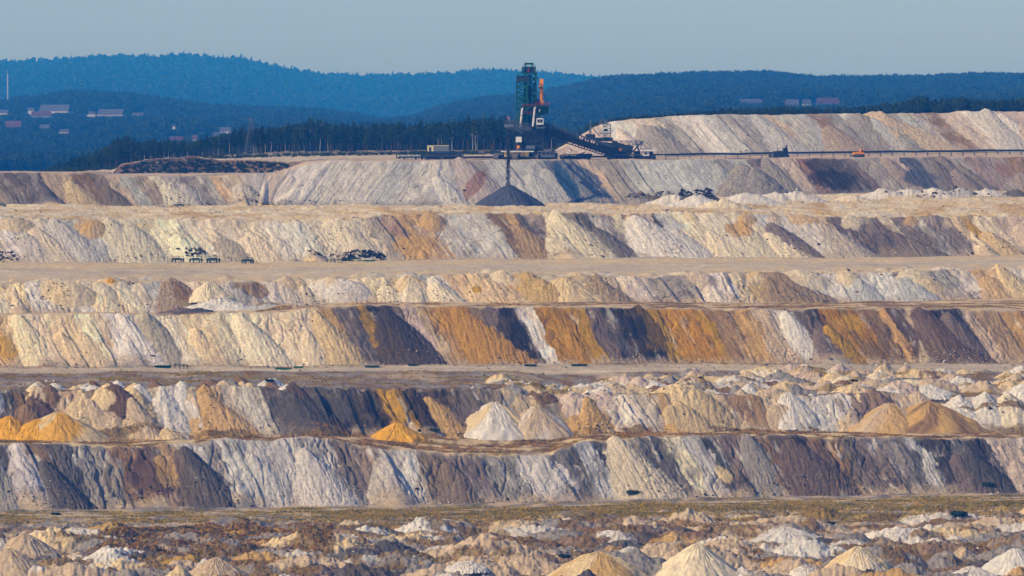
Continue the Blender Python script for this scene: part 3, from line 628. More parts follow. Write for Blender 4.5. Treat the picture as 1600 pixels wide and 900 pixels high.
def pine_blobs(rs, h):
    b = []
    z0 = h * rs.uniform(.42, .58)
    for i in range(9):
        t = i / 8; z = z0 + (h * .97 - z0) * t; r = h * .13 * (1 - t) ** .6 + h * .03
        an = rs.uniform(0, 6.28); b.append((math.cos(an) * r * .6, math.sin(an) * r * .6, z, r, r, h * .06))
    return b
def spruce_blobs(rs, h):
    return [(0, 0, h * (.12 + .86 * t), h * .17 * (1 - t) + .25, h * .17 * (1 - t) + .25, h * .06) for t in np.linspace(0, 1, 10)]
def round_blobs(rs, h):
    b = [(0, 0, h * .62, h * .2, h * .2, h * .26)]
    for i in range(8):
        an = rs.uniform(0, 6.28); r = h * rs.uniform(.1, .22); z = h * rs.uniform(.35, .85); s_ = h * rs.uniform(.1, .17)
        b.append((math.cos(an) * r, math.sin(an) * r, z, s_, s_, s_ * .85))
    return b
def birch_blobs(rs, h):
    b = []
    for i in range(9):
        an = rs.uniform(0, 6.28); r = h * rs.uniform(.02, .1); z = h * rs.uniform(.5, .95); s_ = h * rs.uniform(.06, .11)
        b.append((math.cos(an) * r, math.sin(an) * r, z, s_, s_, s_ * 1.2))
    return b

def trunk_mb(rs, h, r, branches, top=.92):
    m = MB(); p = [(rs.normal() * h * .006 * i, rs.normal() * h * .006 * i, h * top * i / 5) for i in range(6)]
    for i in range(5): m.cyl(p[i], p[i + 1], r * (1 - i * .17), 6, r * (1 - (i + 1) * .17))
    for i in range(branches):
        z = h * rs.uniform(.45, .85); an = rs.uniform(0, 6.28); l = h * rs.uniform(.08, .16)
        m.cyl((0, 0, z), (math.cos(an) * l, math.sin(an) * l, z + l * .5), r * .3, 4, r * .08)
    return m

VAR = {}
def make_variant(kind, h, seed):
    rs = np.random.RandomState(seed)
    blobs, n, size, lm, tm, r, br = dict(
        pine=(pine_blobs, 520, .42, 'pine', 'bark', .19, 7), spruce=(spruce_blobs, 620, .42, 'pine', 'bark', .2, 0),
        broad=(round_blobs, 800, .46, 'broad', 'bark', .24, 6), birch=(birch_blobs, 430, .36, 'broad', 'birchbark', .16, 7))[kind]
    v, f = leaf_cloud(rs, blobs(rs, h), n, size)
    cm = np_mesh('crown', v, f, smooth=False); cm.materials.append(M[lm])
    t = trunk_mb(rs, h, r, br); tm_ = bpy.data.meshes.new('trunk'); tm_.from_pydata(t.v, [], t.f); tm_.materials.append(M[tm])
    return cm, tm_, h
for kind in ('pine', 'birch', 'broad', 'spruce'):
    VAR[kind] = [make_variant(kind, 18, 31 * i + 5 + len(kind)) for i in range(4)]

LAB = {
 'L': dict(pine='dark pine with a tall bare trunk in the wood left of the big machine', birch='slender pale-trunked birch at the edge of the wood left of the big machine', broad='rounded leafy tree in the wood left of the big machine', spruce='pointed spruce in the wood left of the big machine'),
 'R': dict(pine='low pine on the skyline above the long right-hand dump', birch='thin birch on the skyline above the long right-hand dump', broad='bushy leafy tree on the skyline above the long right-hand dump', spruce='small pointed spruce on the skyline above the long right-hand dump')}
GRP = {'L': 'trees of the wood left of the big machine', 'R': 'trees above the right-hand dump'}
NAME = dict(pine='pine_tree', birch='birch_tree', broad='leafy_tree', spruce='spruce_tree')
def place_tree(kind, x, y, z, h, side, rs):
    cm, tm_, hh = VAR[kind][rs.randint(4)]
    r = empty(NAME[kind], (x, y, z), rs.uniform(0, 6.28)); s_ = h / hh
    r.scale = (s_ * rs.uniform(.85, 1.15),) * 2 + (s_,)
    tag(r, LAB[side][kind], 'tree', GRP[side])
    for nm, mm in (('trunk', tm_), ('crown', cm)):
        o = bpy.data.objects.new(nm, mm); COL.objects.link(o); o.parent = r

rs = np.random.RandomState(5)
topL = poly([(60, 264), (80, 260), (110, 250), (150, 238), (180, 218), (200, 212), (215, 222), (240, 216), (262, 220), (300, 222), (330, 213), (380, 202), (440, 198), (470, 190), (510, 189), (530, 196), (600, 192), (650, 194), (700, 188), (790, 184), (860, 196), (905, 208), (925, 200), (945, 196)])
topR = poly([(905, 196), (960, 182), (1000, 179), (1080, 173), (1140, 168), (1210, 165), (1300, 166), (1350, 164), (1410, 157), (1430, 149), (1470, 153), (1500, 149), (1540, 155), (1600, 150), (1700, 150)])
nL = 185
for i in range(nL):
    px = 75 + (930 - 75) * (i + rs.rand()) / nL; y = 2625 + rs.uniform(0, 70) + 15 * math.sin(px / 60)
    z = ground(px, y) - .3; base_py = HZ + F * (CZ - z) / y
    top = topL(px) + rs.uniform(-6, 5); h = max(3.5, (base_py - top) * y / F)
    kd = rs.choice(['pine', 'birch', 'broad'], p=[.55, .25, .2]) if px > 200 else rs.choice(['pine', 'broad'], p=[.4, .6])
    place_tree(kd, wx(px, y), y, z, h, 'L', rs)
nR = 115
for i in range(nR):
    px = 905 + (1700 - 905) * (i + rs.rand()) / nR; y = 2700 + rs.uniform(0, 60)
    z = ground(px, y) - .3; base_py = HZ + F * (CZ - z) / y
    h = max(3.0, (base_py - topR(px) + rs.uniform(-4, 1)) * y / F)
    kd = rs.choice(['pine', 'broad', 'spruce'], p=[.3, .5, .2])
    place_tree(kd, wx(px, y), y, z, h, 'R', rs)

# forest masses, instanced over points
def far_tree_mesh(kind, seed, n, size):
    rs_ = np.random.RandomState(seed); h = 16.0
    v, f = leaf_cloud(rs_, dict(pine=pine_blobs, spruce=spruce_blobs, broad=round_blobs)[kind](rs_, h), n, size)
    o = bpy.data.objects.new('forest_source', np_mesh('forest_tree', v, f, smooth=False)); o.data.materials.append(M['far']); return o

def forest(name, pts, scl, kinds, label, seed, n=150, size=1.0):
    src = bpy.data.collections.new('forest_sources')
    for i, kd in enumerate(kinds): src.objects.link(far_tree_mesh(kd, seed + i, n, size))
    me = bpy.data.meshes.new(name); me.vertices.add(len(pts)); me.vertices.foreach_set('co', np.asarray(pts, np.float32).ravel())
    a = me.attributes.new('size', 'FLOAT', 'POINT'); a.data.foreach_set('value', np.asarray(scl, np.float32))
    o = link(name, me)
    g = bpy.data.node_groups.new(name, 'GeometryNodeTree')
    g.interface.new_socket('Geometry', in_out='INPUT', socket_type='NodeSocketGeometry'); g.interface.new_socket('Geometry', in_out='OUTPUT', socket_type='NodeSocketGeometry')
    N = g.nodes.new; L = g.links.new
    gi = N('NodeGroupInput'); go = N('NodeGroupOutput'); ip = N('GeometryNodeInstanceOnPoints'); ci = N('GeometryNodeCollectionInfo')
    ci.inputs['Collection'].default_value = src; ci.inputs['Separate Children'].default_value = True; ci.inputs['Reset Children'].default_value = True
    ip.inputs['Pick Instance'].default_value = True
    at = N('GeometryNodeInputNamedAttribute'); at.data_type = 'FLOAT'; at.inputs['Name'].default_value = 'size'
    rv = N('FunctionNodeRandomValue'); rv.data_type = 'FLOAT_VECTOR'; rv.inputs[0].default_value = (0, 0, 0); rv.inputs[1].default_value = (0, 0, 6.28)
    L(gi.outputs[0], ip.inputs['Points']); L(ci.outputs[0], ip.inputs['Instance']); L(at.outputs[0], ip.inputs['Scale']); L(rv.outputs[0], ip.inputs['Rotation'])
    L(ip.outputs[0], go.inputs[0])
    md = o.modifiers.new('forest', 'NODES'); md.node_group = g
    tag(o, label, kind='stuff'); return o

def scatter(n, y0, y1, p0, p1, seed, dens=None):
    r = np.random.RandomState(seed); y = np.sqrt(r.uniform(y0 ** 2, y1 ** 2, n)); px = r.uniform(p0, p1, n)
    return px, y, (px - 800) / F * y
# wood behind the individual trees
px, y, x = scatter(3200, 2690, 2950, 60, 1750, 1)
topA = np.where(px < 925, topL(px) - 1, topR(px))
z = np.where(y < 2795, np.array([ground(a, min(b, 2799)) for a, b in zip(px, y)]), far_h(px, y))
hh = (HZ - topA) / F * y + CZ - z
ok = (hh > 3)
forest('forest', np.stack([x, y, z], -1)[ok], np.clip(hh[ok] * RS.uniform(.75, 1.0, ok.sum()) / 16, .2, 1.6), ['pine', 'broad', 'pine', 'spruce'], 'dark wood behind the mine', 50, 420, .5)
clear = []   # village clearings (px, Y, radius m)
HOUSES = [ # px, py of wall base, Y, width m, depth m, wall h, roof h, wall, roof, label
 (-4, 181, 3750, 26, 11, 3.6, 3.5, 'plaster', 'greyroof', 'long white farmhouse at the left edge below the tall mast'),
 (22, 200, 3700, 19, 10, 4, 4, 'brick', 'brownroof', 'brick house with a brown roof below the white farmhouse at the left edge'),
 (65, 185, 3760, 22, 11, 3, 5, 'plaster', 'brownroof', 'house with purple-brown roof and bright white wall strip, in front of the big barn'),
 (87, 178, 3830, 34, 13, 3.5, 7, 'plaster', 'greyroof', 'biggest barn of the village, with a long grey roof, on the wooded hill'),
 (48, 180, 3850, 8, 7, 6, 2.5, 'plaster', 'greyroof', 'narrow white gable house just left of the big barn'),
 (70, 202, 3690, 12, 8, 2.5, 3, 'plaster', 'greyroof', 'small grey-roofed shed below the big barn'),
 (101, 210, 3660, 11, 8, 3, 3, 'plaster', 'greyroof', 'small pale shed lowest in the village, right of the grey-roofed shed'),
 (143, 184, 3800, 9, 8, 4.5, 2.5, 'plaster', 'greyroof', 'bright white cottage right of the big barn'),
 (174, 183, 3850, 30, 12, 3, 6, 'plaster', 'greyroof', 'wide grey-roofed house right of the bright white cottage'),
 (216, 182, 3900, 13, 8, 2.5, 2, 'plaster', 'greyroof', 'small white bungalow right of the wide grey-roofed house'),
 (271, 204, 3900, 6, 6, 5, 2, 'plaster', 'greyroof', 'little white house alone in the trees, halfway from the village to the pylon'),
 (352, 210, 3500, 15, 9, 4, 4.5, 'plaster', 'greyroof', 'white gabled house just left of the power pylon'),
 (333, 217, 3450, 14, 9, 3, 4.5, 'plaster', 'greyroof', 'grey-roofed house lower left of the white gabled house by the pylon'),
 (277, 222, 3480, 17, 9, 2.5, 4, 'brick', 'brownroof', 'brown-roofed house half hidden in trees, left of the pylon'),
 (304, 221, 3520, 8, 7, 3, 4, 'plaster', 'brownroof', 'small pointed brown-roofed house left of the pylon houses'),
 (1236, 167, 3400, 17, 10, 3, 5.5, 'greyhouse', 'greyroof', 'grey-roofed house behind the right-hand dump, left of the white gable'),
 (1260, 167, 3380, 9, 9, 3.5, 5, 'plaster', 'greyroof', 'small white-gabled house behind the right-hand dump'),
 (1293, 165, 3420, 25, 11, 2.5, 6.5, 'plaster', 'brownroof', 'long house with a red-purple roof behind the right-hand dump'),
 (1172, 164, 3700, 26, 12, 3, 4, 'greyhouse', 'greyroof', 'large faint grey-roofed building in the trees behind the right-hand dump'),
]
for i_, hs in enumerate(HOUSES):
    yy_ = np.linspace(5000, 8400, 1500); pp_ = HZ + F * (CZ - far_h(np.full(1500, float(hs[0])), yy_)) / yy_
    Yh = float(yy_[np.argmin(np.abs(pp_ - hs[1]))]); HOUSES[i_] = (hs[0], hs[1], Yh) + tuple(hs[3:])
    clear.append((wx(hs[0], Yh), Yh, hs[3] * Yh / hs[2] * .55, hs[0], hs[1])) if False else clear.append((wx(hs[0], Yh), Yh, hs[3] * Yh / 3800 * .42, hs[0], hs[1]))
def keep(x, y, z=None):
    m = np.ones(len(x), bool)
    for cx, cy, r, _, _ in clear:
        m &= ~((np.abs(x - cx) < r + 3) & (y < cy + 11) & (y > cy - 60)); m &= ~((np.abs(x - cx) < r) & (y <= cy - 60) & (y > cy - 150) & ((np.floor(x * .37) % 3) > 0))
    return m
px, y, x = scatter(160000, 4700, 8900, -600, 2200, 2)
z = far_h(px, y); op = fbm(x / 90, y / 130, 3, 430)
szs = RS.uniform(.6, 1.35, len(x)); ok = (op < .30) | (y > 7500) | (px > 600)
for cx, cy, r_, hp, hb in clear:
    hw = r_ * F / cy + 2.5; m_ = (np.abs(px - hp) < hw) & (y < cy)
    lim = (CZ - z - (hb - 3.5 + 4.0 * RS.rand(len(x)) - HZ) * y / F) / 16
    szs = np.where(m_, np.minimum(szs, lim), szs); ok &= ~((np.abs(x - cx) < r_) & (np.abs(y - cy) < 12))
ok &= szs > .22
forest('hill_forest', np.stack([x, y, z - .5], -1)[ok], szs[ok], ['broad', 'broad', 'pine', 'spruce', 'broad'], 'hazy woods on the middle hills round the village', 70, 230, .9)
px, y, x = scatter(250000, 12000, 16000, -600, 2200, 3)
z = far_h(px, y)
forest('mountain_forest', np.stack([x, y, z - .5], -1), RS.uniform(.8, 1.5, len(x)) * np.where(RS.rand(len(x)) < .08, 1.6, 1), ['broad', 'spruce', 'broad', 'spruce'], 'blue forest covering the far ridge', 90, 90, 1.6)

# ------------------------------------------------------------------ houses
def house(px, py, Yh, w_, d, wh, rh, wm, rm, label):
    k_ = Yh / 3800 * .7; w_, d, wh, rh = w_ * k_, d * k_, wh * k_, rh * k_
    z = CZ - (py - HZ) * Yh / F; r = empty('village_house', (wx(px, Yh), Yh, z), rad(random.uniform(-14, 14)))
    tag(r, label, 'house', 'houses of the hazy villages')
    MB().box((-w_ / 2, -d / 2, -2.5), (w_ / 2, d / 2, wh)).build('wall', M[wm], r)
    m = MB(); e = .6; t = .3
    a = [(-w_ / 2 - e, -d / 2 - e, wh - .2), (w_ / 2 + e, -d / 2 - e, wh - .2), (w_ / 2 + e, d / 2 + e, wh - .2), (-w_ / 2 - e, d / 2 + e, wh - .2)]
    k = min(w_ * .12, 2.0)
    m.add(a + [(-w_ / 2 - e + k * .3, 0, wh + rh), (w_ / 2 + e - k * .3, 0, wh + rh)], [(3, 2, 1, 0), (0, 1, 5, 4), (2, 3, 4, 5), (1, 2, 5), (3, 0, 4)])
    rf = m.build('roof', M[rm], r)
    MB().box((w_ * .15, .3, wh + rh * .4), (w_ * .15 + .9, 1.2, wh + rh + 1.0)).build('chimney', M['brick'], rf)
    n = max(1, int(w_ / 4))
    for i in range(n):
        xx = -w_ / 2 + w_ * (i + .5) / n
        MB().box((xx - .6, -d / 2 - .05, wh - 2.2), (xx + .6, -d / 2 + .02, wh - .9)).build('window', M['glass'], r)
for hs in HOUSES: house(*hs)

# ------------------------------------------------------------------ masts
def pylon(px, Yv, py_top, py_base):
    z0 = CZ - (py_base - HZ) * Yv / F; H = (py_base - py_top) * Yv / F
    r = empty('power_pylon', (wx(px, Yv), Yv, z0 - 2), rad(12)); tag(r, 'lattice power pylon with two cross arms above the wood', 'pylon')
    b = 3.2; m = MB(); n = 12
    def wd(t): return b * (1 - t) ** 1.1 + .5
    for i in range(n):
        t0, t1 = i / n, (i + 1) / n
        for sx in (-1, 1):
            for sy in (-1, 1):
                m.beam((sx * wd(t0), sy * wd(t0), H * t0), (sx * wd(t1), sy * wd(t1), H * t1), .2)
        for s_ in (-1, 1):
            m.beam((-wd(t0), s_ * wd(t0), H * t0), (wd(t1), s_ * wd(t1), H * t1), .1); m.beam((wd(t0), s_ * wd(t0), H * t0), (-wd(t1), s_ * wd(t1), H * t1), .1)
            m.beam((s_ * wd(t0), -wd(t0), H * t0), (s_ * wd(t1), wd(t1), H * t1), .1)
    m.build('lattice', M['steel2'], r)
    for zf, L_ in ((.68, 7.5), (.80, 5.0)):
        c = MB(); c.beam((-L_, 0, H * zf + .3), (L_, 0, H * zf + .3), .3); c.beam((-L_, 0, H * zf + .3), (0, 0, H * zf + 1.6), .2); c.beam((L_, 0, H * zf + .3), (0, 0, H * zf + 1.6), .2)
        for xx in (-L_, -L_ * .5, L_ * .5, L_): c.cyl((xx, 0, H * zf), (xx, 0, H * zf - 1.3), .12, 6)
        c.build('cross_arm', M['steel'], r)
pylon(392, 2640, 178, 244)
yy_ = np.linspace(5200, 8400, 900); Ym = float(yy_[np.argmin(np.abs(HZ + F * (CZ - far_h(np.full(900, 12.0), yy_)) / yy_ - 172))]); zb = CZ - (170 - HZ) * Ym / F
r = empty('radio_mast', (wx(12, Ym), Ym, zb), 0); tag(r, 'slim white lattice mast above the village at the left edge', 'mast')
mh = 60 * Ym / F
MB().truss((0, -.7, -4), (0, -.7, mh * .9), 1.4, 1.4, 26, .34).build('lattice', M['white'], r)
MB().cyl((0, 0, mh * .9), (0, 0, mh), .25, 6).build('antenna', M['white'], r)

# ------------------------------------------------------------------ the stacker
YS = 2316.0; SC = F / YS
gz = ground(830, YS)
print('stacker ground row', HZ + F * (CZ - gz) / YS)
GP = HZ + F * (CZ - gz) / YS
def q(px, py, dy=0.0): return ((px - 830) / SC, dy, (GP - py) / SC)
def QB(m, x0, y0, x1, y1, d0, d1): a = q(x0, y1, d0); b = q(x1, y0, d1); return m.box(a, b)
def window(par, x0, y0, x1, y1, d): return QB(MB(), x0, y0, x1, y1, d - .06, d + .02).build('window', M['glass'], par)

def crawler(parent, px, d, L_=10.5, w_=3.2, h=2.9, name='crawler', rz=0.5):
    """one caterpillar track: shoes wrapped round a rounded-end frame"""
    e = bpy.data.objects.new(name, None); 
    m = MB(); n = 34; rr = h / 2; st = L_ - h
    def pt(t):
        per = 2 * st + 2 * math.pi * rr; s_ = t * per
        if s_ < st: return (-st / 2 + s_, -rr, 0)
        s_ -= st
        if s_ < math.pi * rr: a = s_ / rr; return (st / 2 + rr * math.sin(a), -rr * math.cos(a), -a)
        s_ -= math.pi * rr
        if s_ < st: return (st / 2 - s_, rr, math.pi)
        s_ -= st; a = s_ / rr; return (-st / 2 - rr * math.sin(a), rr * math.cos(a), math.pi - a)
    for i in range(n):
        x1, z1, _ = pt(i / n); x2, z2, _ = pt((i + .86) / n)
        v0 = Vector((x1, 0, z1)); v1 = Vector((x2, 0, z2)); dd = (v1 - v0).normalized(); nn = Vector((dd.z, 0, -dd.x)) * .22
        y0 = Vector((0, -w_ / 2, 0)); y1 = Vector((0, w_ / 2, 0))
        m.hexa([v0 + y0 + nn, v1 + y0 + nn, v1 + y1 + nn, v0 + y1 + nn, v0 + y0 - nn, v1 + y0 - nn, v1 + y1 - nn, v0 + y1 - nn])
    me_ = bpy.data.meshes.new(name); me_.from_pydata(m.v, [], m.f)
    o = link(name, me_, M['track'], parent); x, _, _ = q(px, GP); o.location = (x, d, h / 2 + .1); o.rotation_euler = (0, 0, rz)
    f = MB(); f.box((-st / 2, -w_ * .36, -h * .3), (st / 2, w_ * .36, h * .28))
    for i in range(6):
        xx = -st / 2 + st * i / 5; f.cyl((xx, -w_ * .42, -h * .22), (xx, w_ * .42, -h * .22), h * .2, 10)
    f.build('roller_frame', M['steel'], o)
    return o

st = empty('spoil_stacker', (wx(830, YS), YS, gz)); tag(st, 'giant green lattice stacker with tower and orange crane, dropping dark spoil over the edge', 'stacker')
for px, d in ((784, -4), (797, 6), (814, -6), (829, 6), (846, -4), (858, 6)): crawler(st, px, d, 11, 3.0, 3.0, rz=rad(58))
m = MB(); QB(m, 784, 244.5, 868, 247, -9, 9); 
for a in (792, 806, 820, 838, 856): m.beam(q(a, 247, 0), q(a + 4, 251, 0), 1.0)
m.build('undercarriage_deck', M['steel'], st)
hs = QB(MB(), 788, 237.2, 826, 244.3, -8.5, -2).build('deck_house', M['yellow'], st)
QB(MB(), 783, 235.6, 834, 237.0, -10, 0).build('roof', M['white'], hs)
for a in (798, 808, 818): QB(MB(), a, 239, a + 1.4, 244.2, -8.62, -8.45).build('door', M['steel2'], hs)
hs = QB(MB(), 844, 237.0, 867, 244.3, -8.5, -1).build('deck_house', M['greyhouse'], st)
QB(MB(), 840, 235.2, 869, 236.8, -9.6, 0).build('roof', M['steel2'], hs)
for a in (849, 855, 861): window(hs, a, 238.6, a + 2, 240.6, -8.5)
# slewing base and portal
m = MB(); m.cyl(q(831, 244.5, 0), q(831, 236, 0), 7.2, 28); m.cyl(q(831, 236, 0), q(831, 233, 0), 5.6, 28); m.build('slewing_base', M['steel'], st, True)
m = MB()
for dy in (-4.5, 4.5):
    for a, b in ((815, 811), (847, 849)):
        m.beam(q(a, 233, dy), q(b, 206, dy), 1.1)
    m.beam(q(813, 220, dy), q(848, 220, dy), .9); m.beam(q(812, 207, dy), q(849, 207, dy), 1.3)
    for a in range(813, 846, 8): m.beam(q(a, 220, dy), q(a + 4, 207, dy), .5); m.beam(q(a + 4, 207, dy), q(a + 8, 220, dy), .5)
    m.beam(q(816, 233, dy), q(831, 220, dy), .6); m.beam(q(846, 233, dy), q(831, 220, dy), .6)
QB(m, 815, 221, 847, 233, -4, 4); QB(m, 814, 207, 846, 213, -4.6, 4); QB(m, 822, 213, 838, 221, -2, 3)
m.build('portal', M['steel'], st)
QB(MB(), 806, 213.5, 815, 222, -6.5, -3).build('electrical_box', M['white'], st)
QB(MB(), 807.5, 227, 811.5, 231.5, -6, -4).build('winch', M['orange'], st)
QB(MB(), 822, 227, 836, 232, -5.6, -3.6).build('machinery', M['steel2'], st)
# upper platform
m = MB(); QB(m, 803, 203, 852, 206, -6, 6); m.rail(q(803, 203, -6), q(852, 203, -6), 1.2, 14, .1); m.rail(q(803, 203, 6), q(852, 203, 6), 1.2, 14, .1)
m.build('upper_platform', M['steel'], st)
m = MB()
for a in range(805, 835, 5): QB(m, a, 196 - (a % 3), a + 3.4, 203, -5 + (a % 4), -1 + (a % 3))
m.build('machinery', M['green'], st)
m = MB(); QB(m, 812, 196, 815, 202, -5.9, -4.5); QB(m, 824, 198, 828, 202, -5.9, -4.5); m.build('machinery', M['steel2'], st)
# discharge boom: reaches out over the edge to stand above the fresh cone
_Yf = level_spot(795, 324, 5); _h = CZ - ground(795, _Yf); _R = (F * _h - (288 - HZ) * _Yf) / (288 - HZ + F * .66); HD = _Yf + _R - YS
m = MB(); m.truss(q(832, 206, 0), q(794.5, 197.5, HD), 4.4, 2.6, 16, .3)
m.rail(q(789, 191, HD - 3), q(806, 191, HD - 3), 1.2, 8, .1); m.rail(q(806, 191, HD - 3), q(826, 196, -8), 1.2, 14, .1); m.beam(q(806, 199, HD + 8), q(816, 208, HD + 26), .5); m.beam(q(830, 165, -4), q(800, 193, HD + 6), .16); m.beam(q(818, 165, -4), q(797, 193, HD + 6), .16)
QB(m, 796, 200, 806, 202, HD, HD + 12)
db = m.build('discharge_boom', M['steel2'], st)
m = MB(); QB(m, 788, 192.5, 803, 197.5, HD - 2.4, HD + 2.4); QB(m, 791, 197.5, 798, 200, HD - 1.6, HD + 1.6); m.build('discharge_head', M['steel2'], db)
m = MB(); m.beam(q(795.5, 191, HD), q(795.5, 182, HD), .16); fl = m.build('flagpole', M['white'], db)
m = MB(); QB(m, 792.6, 181.8, 795.6, 183.8, HD - .05, HD + .05); m.build('flag', M['flagred'], fl)
# front lattice tower, rear taller tower
def tower(x0, x1, yb, yt, d0, d1, n, t, name, mat):
    m = MB()
    cs = [[q(x0 + (0 if i else 0), yb + (yt - yb) * i / n, d0) for i in range(n + 1)], [q(x1, yb + (yt - yb) * i / n, d0) for i in range(n + 1)],
          [q(x1, yb + (yt - yb) * i / n, d1) for i in range(n + 1)], [q(x0, yb + (yt - yb) * i / n, d1) for i in range(n + 1)]]
    for c in cs: m.beam(c[0], c[-1], t * 1.5)
    for i in range(n + 1):
        for j in range(4): m.beam(cs[j][i], cs[(j + 1) % 4][i], t)
    for i in range(n):
        for j in range(4):
            a, b = (i, i + 1) if (i + j) % 2 else (i + 1, i); m.beam(cs[j][a], cs[(j + 1) % 4][b], t * .85)
    return m.build(name, mat, st)
ft = tower(807.5, 823, 204, 127.5, -5, 4, 9, .55, 'front_tower', M['green'])
rt = tower(820, 837, 204, 114, -3, 5, 10, .62, 'rear_tower', M['green'])
m = MB(); QB(m, 807, 119, 826, 127, -6, 4.5); m.build('head_box', M['steel'], ft)
m = MB(); QB(m, 806.5, 118, 827, 119, -6.4, 4.8); QB(m, 806.5, 126.6, 827, 127.4, -6.4, 4.8); m.rail(q(807, 118, -6.2), q(826, 118, -6.2), 1, 8, .12); m.build('head_frame', M['green'], ft)
QB(MB(), 817.5, 105.5, 835.5, 113.2, -3.4, 5).build('head_box', M['steel'], rt)
m = MB()
QB(m, 816, 104.2, 837, 106, -4, 5.6); QB(m, 816, 113, 837, 114.6, -4, 5.6)
for a in (821.5, 831.5): m.beam(q(a, 105, 0), q(a, 99.5, 0), .7)
m.beam(q(819.5, 99.6, 0), q(833.5, 99.6, 0), .7, .9); m.beam(q(816.5, 105, -4), q(815.5, 114, -4), .5); m.beam(q(836.5, 105, -4), q(836.8, 114, -4), .5)
m.rail(q(817, 104.2, -3.8), q(836, 104.2, -3.8), 1.0, 8, .12)
m.build('head_frame', M['green'], rt)
m = MB(); m.cyl(q(826, 112, -3.6), q(826, 107, -3.6), .35, 8); m.build('cable_drum', M['red'], rt)
m = MB()
for a, b, c, d in ((815, 190, 829, 172), (829, 172, 815, 155), (815, 155, 829, 140), (829, 190, 815, 172), (822, 186, 836, 160), (836, 190, 822, 160), (822, 158, 836, 132), (836, 158, 822, 132)): m.beam(q(a, b, -4), q(c, d, -3), .55)
QB(m, 815, 166, 834, 169, -5.5, 4); QB(m, 817, 178, 833, 180.5, -5.5, 4); QB(m, 826, 134, 830, 166, -1, 1); QB(m, 815, 184, 836, 203, -3, 4); QB(m, 817, 169, 835, 178, -2, 4); QB(m, 827, 116, 829.5, 204, -2.4, -1.4); QB(m, 822, 146, 834, 150, -3.4, 3.6)
m.build('tower_bracing', M['dkgreen'], st)
m = MB(); m.rail(q(815, 166, -5.6), q(836, 166, -5.6), 1.0, 8, .1); m.rail(q(817, 178, -5.6), q(833, 178, -5.6), 1.0, 8, .1); m.build('handrail', M['red'], st)
for a, b, c, d in ((813, 198, 816, 170), (832.5, 198, 835.5, 169)):
    m = MB(); m.cyl(q(a, b, -6.2), q(c, d - 0, -6.2), .48, 12); m.cyl(q(c, d, -6.2), q(c + 1.5, d - 1.5, -4), .5, 10); m.build('chute_pipe', M['plaster'], st)
# counterweight end with its service crane
m = MB(); QB(m, 838, 167, 856.5, 178, -4, 4.5)
for a in (841, 845, 849, 853): m.beam(q(a, 178, -4.2), q(a, 166, -4.2), .45)
cw = m.build('counterweight', M['dkgreen'], st)
m = MB(); QB(m, 836, 164, 858, 167, -5, 5); m.beam(q(834, 180, -3.5), q(850, 178, -3.5), .9); m.beam(q(834, 190, -3.5), q(845, 178, -3.5), .7); m.beam(q(834, 190, 3.5), q(845, 178, 3.5), .7)
QB(m, 835, 155, 843, 164, -3, 3)
m.build('counterweight_platform', M['steel'], st)
m = MB(); m.rail(q(836, 164, -5), q(859, 164, -5), 1.2, 9, .12); m.build('handrail', M['red'], st)
QB(MB(), 841, 170, 844, 175, -4.3, -4.05).build('sign_plate', M['white'], cw)
cr = empty('crane', (0, 0, 0)); cr.parent = st
m = MB(); m.cyl(q(845.5, 164, -2), q(845.5, 134, -2), .75, 10); m.beam(q(848.3, 164, -1), q(848.3, 136, -1), .3); m.beam(q(842, 157, -2), q(849, 160, -2), 1.3); m.build('crane_column', M['orange'], cr)
m = MB(); m.beam(q(845.5, 138, -2), q(846.2, 123.5, -2), 1.9, 1.9); m.beam(q(842.5, 137, -2), q(845.5, 134, -2), 2.0); m.beam(q(843.5, 131.5, -2), q(846, 129, -2), 1.2); m.build('crane_jib', M['orange'], cr)
QB(MB(), 836.5, 143, 838.8, 154, -3, -1.4).build('fire_tank', M['red'], st)
QB(MB(), 842.8, 136, 848.5, 138.5, -3, 0).build('crane_cab', M['steel'], cr)
# operator cabin
cb = QB(MB(), 838, 184.5, 849, 194.6, -7.5, -3).build('operator_cabin', M['white'], st)
window(cb, 839.6, 186.4, 843.1, 191.2, -7.5); window(cb, 843.9, 186.4, 847.5, 191.2, -7.5)
m = MB(); m.beam(q(836, 114, 0), q(857, 165, 0), .2); m.beam(q(836, 114, 3), q(857, 165, 3), .2); m.beam(q(807, 127, -5), q(797, 193, HD), .16); m.build('stay_cable', M['steel'], st)
m = MB(); QB(m, 838, 198.2, 851, 200.4, -7.8, -2.5); m.beam(q(832, 209, -5), q(851, 200, -5), .45); m.beam(q(838, 198, -7), q(838, 194, -7), .3); m.beam(q(849, 198, -7), q(849, 194, -7), .3); m.beam(q(851, 200, -5), q(852.5, 197, -5), .6)
m.build('cabin_balcony', M['steel2'], st)
# connecting bridge to the belt car
m = MB(); m.truss(q(840, 209, 0), q(958, 247, 1), 5.0, 5.6, 26, .5); m.build('connecting_bridge', M['steel'], st)
m = MB()
for dy in (-2.2, 2.2): m.beam(q(842, 201, dy), q(956, 238.5, dy), .35, 3.0)
m.beam(q(842, 205.5, 0), q(956, 243.5, 0), 3.4, .4); m.build('bridge_belt', M['rubber'], st)
m = MB(); m.rail(Vector(q(845, 193.5, -2.7)), Vector(q(955, 231, -2.7)), 1.1, 40, .12); m.build('bridge_handrail', M['steel2'], st)
m = MB(); m.beam(q(843, 196, 1), q(860, 199, 1), 2.5, 3.6); m.build('bridge_head', M['steel'], st)
